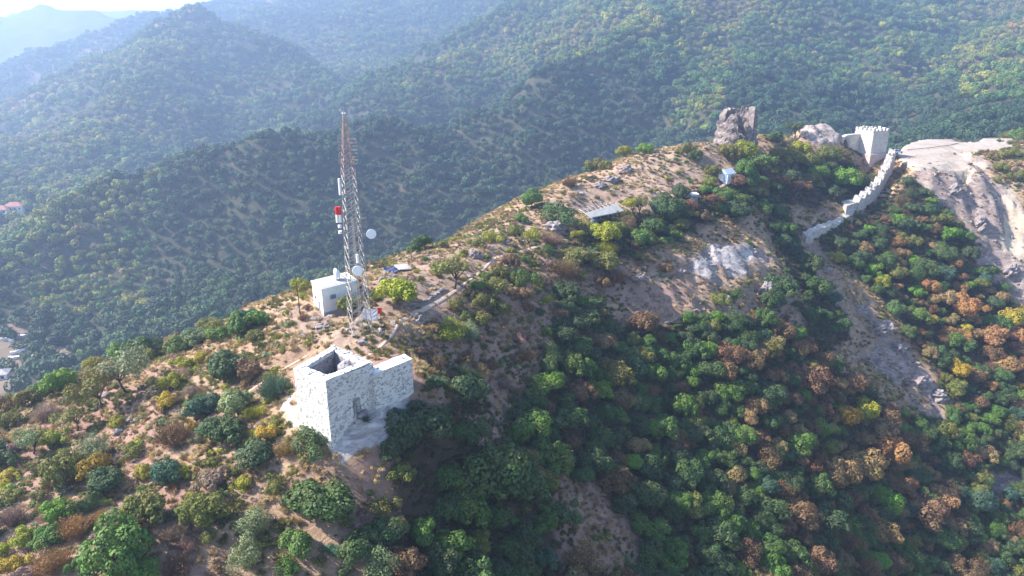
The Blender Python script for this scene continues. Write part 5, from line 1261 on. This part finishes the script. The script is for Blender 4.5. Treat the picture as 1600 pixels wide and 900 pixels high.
a, b, c, d = lp(.03, .03), lp(.97, .03), lp(.97, .97), lp(.03, .97)
loc(MB().prism([(q.x, q.y) for q in (a, b, c, d)], zl - 2.6, zl - .8).build('sunken_floor', M['grey'], lr), lr)

# ---------------------------------------------------------------- car
x, y, z = hit(1402, 240); car = empty('parked_car', (x, y, z + .05), R(28), label='white car parked on the pale ground behind the gate wall', cat='car')
def car_body():
    mb = MB(); prof = [(-2.1, .35), (-2.15, .8), (-1.95, 1.0), (-1.3, 1.05), (1.1, 1.0), (1.95, .85), (2.1, .6), (2.08, .35)]
    A = [mb.bm.verts.new((x_, -.85, z_)) for x_, z_ in prof]; B = [mb.bm.verts.new((x_, .85, z_)) for x_, z_ in prof]
    mb.bm.faces.new(A); mb.bm.faces.new(B[::-1]); [mb.bm.faces.new((A[i], B[i], B[(i+1) % 8], A[(i+1) % 8])) for i in range(8)]; return mb
car_body().build('body', M['rib'], car, bevel=.06)
mb = MB(); lo_ = [(-1.75, -.78), (1.0, -.78), (1.0, .78), (-1.75, .78)]; hi = [(-1.3, -.62), (.35, -.62), (.35, .62), (-1.3, .62)]
a = [mb.bm.verts.new((*q, 1.04)) for q in lo_]; b = [mb.bm.verts.new((*q, 1.46)) for q in hi]; mb.bm.faces.new(b); mb.bm.faces.new(a[::-1]); [mb.bm.faces.new((a[i], a[(i+1) % 4], b[(i+1) % 4], b[i])) for i in range(4)]
mb.build('windows', M['glass'], car); MB().box((-.48, 0, 1.485), (1.6, 1.22, .06)).build('roof', M['rib'], car, bevel=.02)
for sx in (-1.3, 1.3):
    for sy in (-.84, .84):
        w_ = MB().tube((sx, sy-.1, .33), (sx, sy+.1, .33), .33, n=14).build('wheel', M['tyre'], car)
for sy in (-.6, .6): MB().box((2.07, sy, .68), (.08, .32, .16)).build('headlight', M['glass'], car); MB().box((-2.13, sy, .78), (.06, .25, .18)).build('tail_light', M['red'], car)

# road edge barrier behind the parking area
pts = [Vector(hit(*q)) for q in ((1418, 236), (1450, 233), (1480, 229), (1510, 223), (1545, 216))]
kb = empty('kerb_barrier', pts[0], label='low dark roadside barrier behind the parking area', cat='barrier')
for a, b in zip(pts[:-1], pts[1:]): loc(MB().tube(a + Vector((0, 0, .5)), b + Vector((0, 0, .5)), .14, n=5).build('rail', M['wood'], kb), kb); loc(MB().tube(a - Vector((0, 0, .3)), a + Vector((0, 0, .6)), .1, n=5).build('post', M['wood'], kb), kb)

# ---------------------------------------------------------------- valley houses and beehives
def house(px, py, W_, D__, H_, rz, label, wallm='white', roofm='tile', name='valley_house'):
    x, y, z = hit(px, py); e = empty(name, (x, y, z), R(rz), label=label, cat='house')
    MB().box((0, 0, H_/2 - 1), (W_, D__, H_ + 2)).build('wall', M[wallm], e)
    mb = MB(); w2, d2 = W_/2 + .7, D__/2 + .7; rh = D__*.32; r_ = max(w2 - d2*.9, .5)
    v = [mb.bm.verts.new(c) for c in ((-w2, -d2, H_), (w2, -d2, H_), (w2, d2, H_), (-w2, d2, H_), (-r_, 0, H_ + rh), (r_, 0, H_ + rh))]
    for f in ((0, 1, 5, 4), (2, 3, 4, 5), (1, 2, 5), (3, 0, 4), (3, 2, 1, 0)): mb.bm.faces.new([v[i] for i in f])
    mb.build('roof', M[roofm], e)
    n_ = max(2, int(W_/3.2))
    for i in range(n_):
        MB().box((-W_/2 + W_*(i+.5)/n_, -D__/2 - .03, H_*.55), (1.3, .12, 1.4)).build('window', M['glass'], e)
    return e
house(25, 331, 13, 8.5, 4.6, 12, 'white valley house with a red hipped roof, far left edge, right one of two')
house(3, 335, 12, 8, 3.8, 8, 'lower white house cut by the left edge of the photo')
house(0, 592, 7, 5, 3, 20, 'small white shed at the left edge of the valley floor', roofm='conc', name='valley_shed')
hive = MB().box((0, 0, .55), (1.1, 1.0, 1.1)).mesh('box'); hive.materials.append(M['white']); lid = MB().box((0, 0, 1.16), (1.3, 1.2, .12)).mesh('lid'); lid.materials.append(M['rib'])
rows = [((0, 531), (20, 533), 9, 'upper left row'), ((27, 527), (45, 526), 5, 'short top row by the trees'), ((19, 553), (38, 549), 8, 'middle row'), ((16, 561), (35, 560), 7, 'lowest row')]
for a, b, n_, nm in rows:
    for k in range(n_):
        u = k/(n_-1); x, y, z = hit(a[0] + (b[0]-a[0])*u, a[1] + (b[1]-a[1])*u + .5*math.sin(k)); e = empty('beehive', (x, y, z), R(15 + 9*k), label=f'white box beehive, {"leftmost" if k == 0 else "rightmost" if k == n_-1 else ORD[k] + " from left"} in the {nm}, valley field', cat='beehive', group='white beehives on the valley field')
        link('box', hive, None, e); link('lid', lid, None, e)

# ---------------------------------------------------------------- two hikers
def person(px, py, rz, top, legs_, label, h=1.72, arm=.25):
    x, y, z = hit(px, py); e = empty('person', (x, y, z), R(rz), label=label, cat='person')
    def skin(nm, V, E, Rr, mat, sub=1):
        me = bpy.data.meshes.new(nm); me.from_pydata([tuple(q*h/1.72 for q in v) for v in V], E, []); o = link(nm, me, mat, e)
        md = o.modifiers.new('s', 'SKIN'); 
        for i, r_ in enumerate(Rr): me.skin_vertices[0].data[i].radius = (r_, r_*.85)
        me.skin_vertices[0].data[0].use_root = True; m2 = o.modifiers.new('u', 'SUBSURF'); m2.levels = m2.render_levels = sub; return o
    V = [(0,0,.95),(0,0,1.15),(0,.01,1.36),(0,.0,1.47),(0,-.01,1.55),(0,-.02,1.66),
         (.19,0,1.38),(.26,-.03,1.12),(.24,-.12-arm*.3,.90),(.23,-.16-arm*.4,.82),(-.19,0,1.38),(-.27,.02,1.12),(-.26,-.06,.88),(-.26,-.08,.79),
         (.10,0,.88),(.12,-.05,.50),(.12,.02,.10),(.13,-.12,.04),(-.10,0,.88),(-.13,.04,.50),(-.14,.12,.10),(-.14,-.02,.04)]
    E = [(0,1),(1,2),(2,3),(3,4),(4,5),(2,6),(6,7),(7,8),(8,9),(2,10),(10,11),(11,12),(12,13),(0,14),(14,15),(15,16),(16,17),(0,18),(18,19),(19,20),(20,21)]
    Rr = [.14,.13,.16,.06,.085,.07,.07,.05,.035,.03,.07,.05,.035,.03,.095,.07,.045,.04,.095,.07,.045,.04]
    skin('body', V, E, Rr, M['skin'])
    skin('jacket', [(0,0,.93),(0,0,1.15),(0,.01,1.36),(0,0,1.43),(.19,0,1.38),(.26,-.03,1.12),(.24,-.12-arm*.3,.92),(-.19,0,1.38),(-.27,.02,1.12),(-.26,-.06,.90)], [(0,1),(1,2),(2,3),(2,4),(4,5),(5,6),(2,7),(7,8),(8,9)], [.17,.16,.185,.09,.09,.065,.05,.09,.065,.05], M[top])
    skin('trousers', [(0,0,.93),(.10,0,.86),(.12,-.05,.50),(.12,.02,.12),(-.10,0,.86),(-.13,.04,.50),(-.14,.12,.12)], [(0,1),(1,2),(2,3),(0,4),(4,5),(5,6)], [.15,.115,.085,.065,.115,.085,.065], M[legs_])
    skin('hair', [(0,.02,1.66),(0,.01,1.74)], [(0,1)], [.09,.06], M['darkm'])
    for s, c in ((1, (.23,-.16-arm*.4,.80)), (-1, (-.26,-.08,.77))):
        mb = MB(); mb.box((c[0], c[1], c[2]), (.035, .08, .09))
        for f in range(4): mb.tube((c[0], c[1] - .03 + f*.02, c[2]-.04), (c[0], c[1] - .035 + f*.02, c[2] - .11 - .01*(f in (1, 2))), .009, .007, 5)
        mb.tube((c[0], c[1]-.04, c[2]), (c[0]-.01*s, c[1]-.075, c[2]-.05), .011, .008, 5); mb.build('hand', M['skin'], e)
person(594.5, 527, 160, 'palec', 'trous', 'person in pale clothing standing on the footpath by the mast')
person(600, 523, 200, 'black', 'black', 'person in dark clothing standing behind the pale-clothed hiker', 1.78)
# ---------------------------------------------------------------- haze
t = NT('haze_air'); t.t.nodes.remove(t.out); t.out = t.n('ShaderNodeOutputMaterial'); pv = t.n('ShaderNodeVolumePrincipled')
pv.inputs['Color'].default_value = HAZE_COL; pv.inputs['Density'].default_value = HAZE_D; pv.inputs['Anisotropy'].default_value = HAZE_G
t.l(pv.outputs[0], t.out.inputs['Volume'])
zlo, zhi = float(ZZ.min()) - 1.5, max(float(ZZ.max()) + 25, CAMZ + 5)
hz = MB().box((0, 1650, (zlo + zhi)/2), (4700, 4100, zhi - zlo)).build('haze', t.m); tag(hz, 'pale blue haze filling the valleys', None, None, 'stuff')
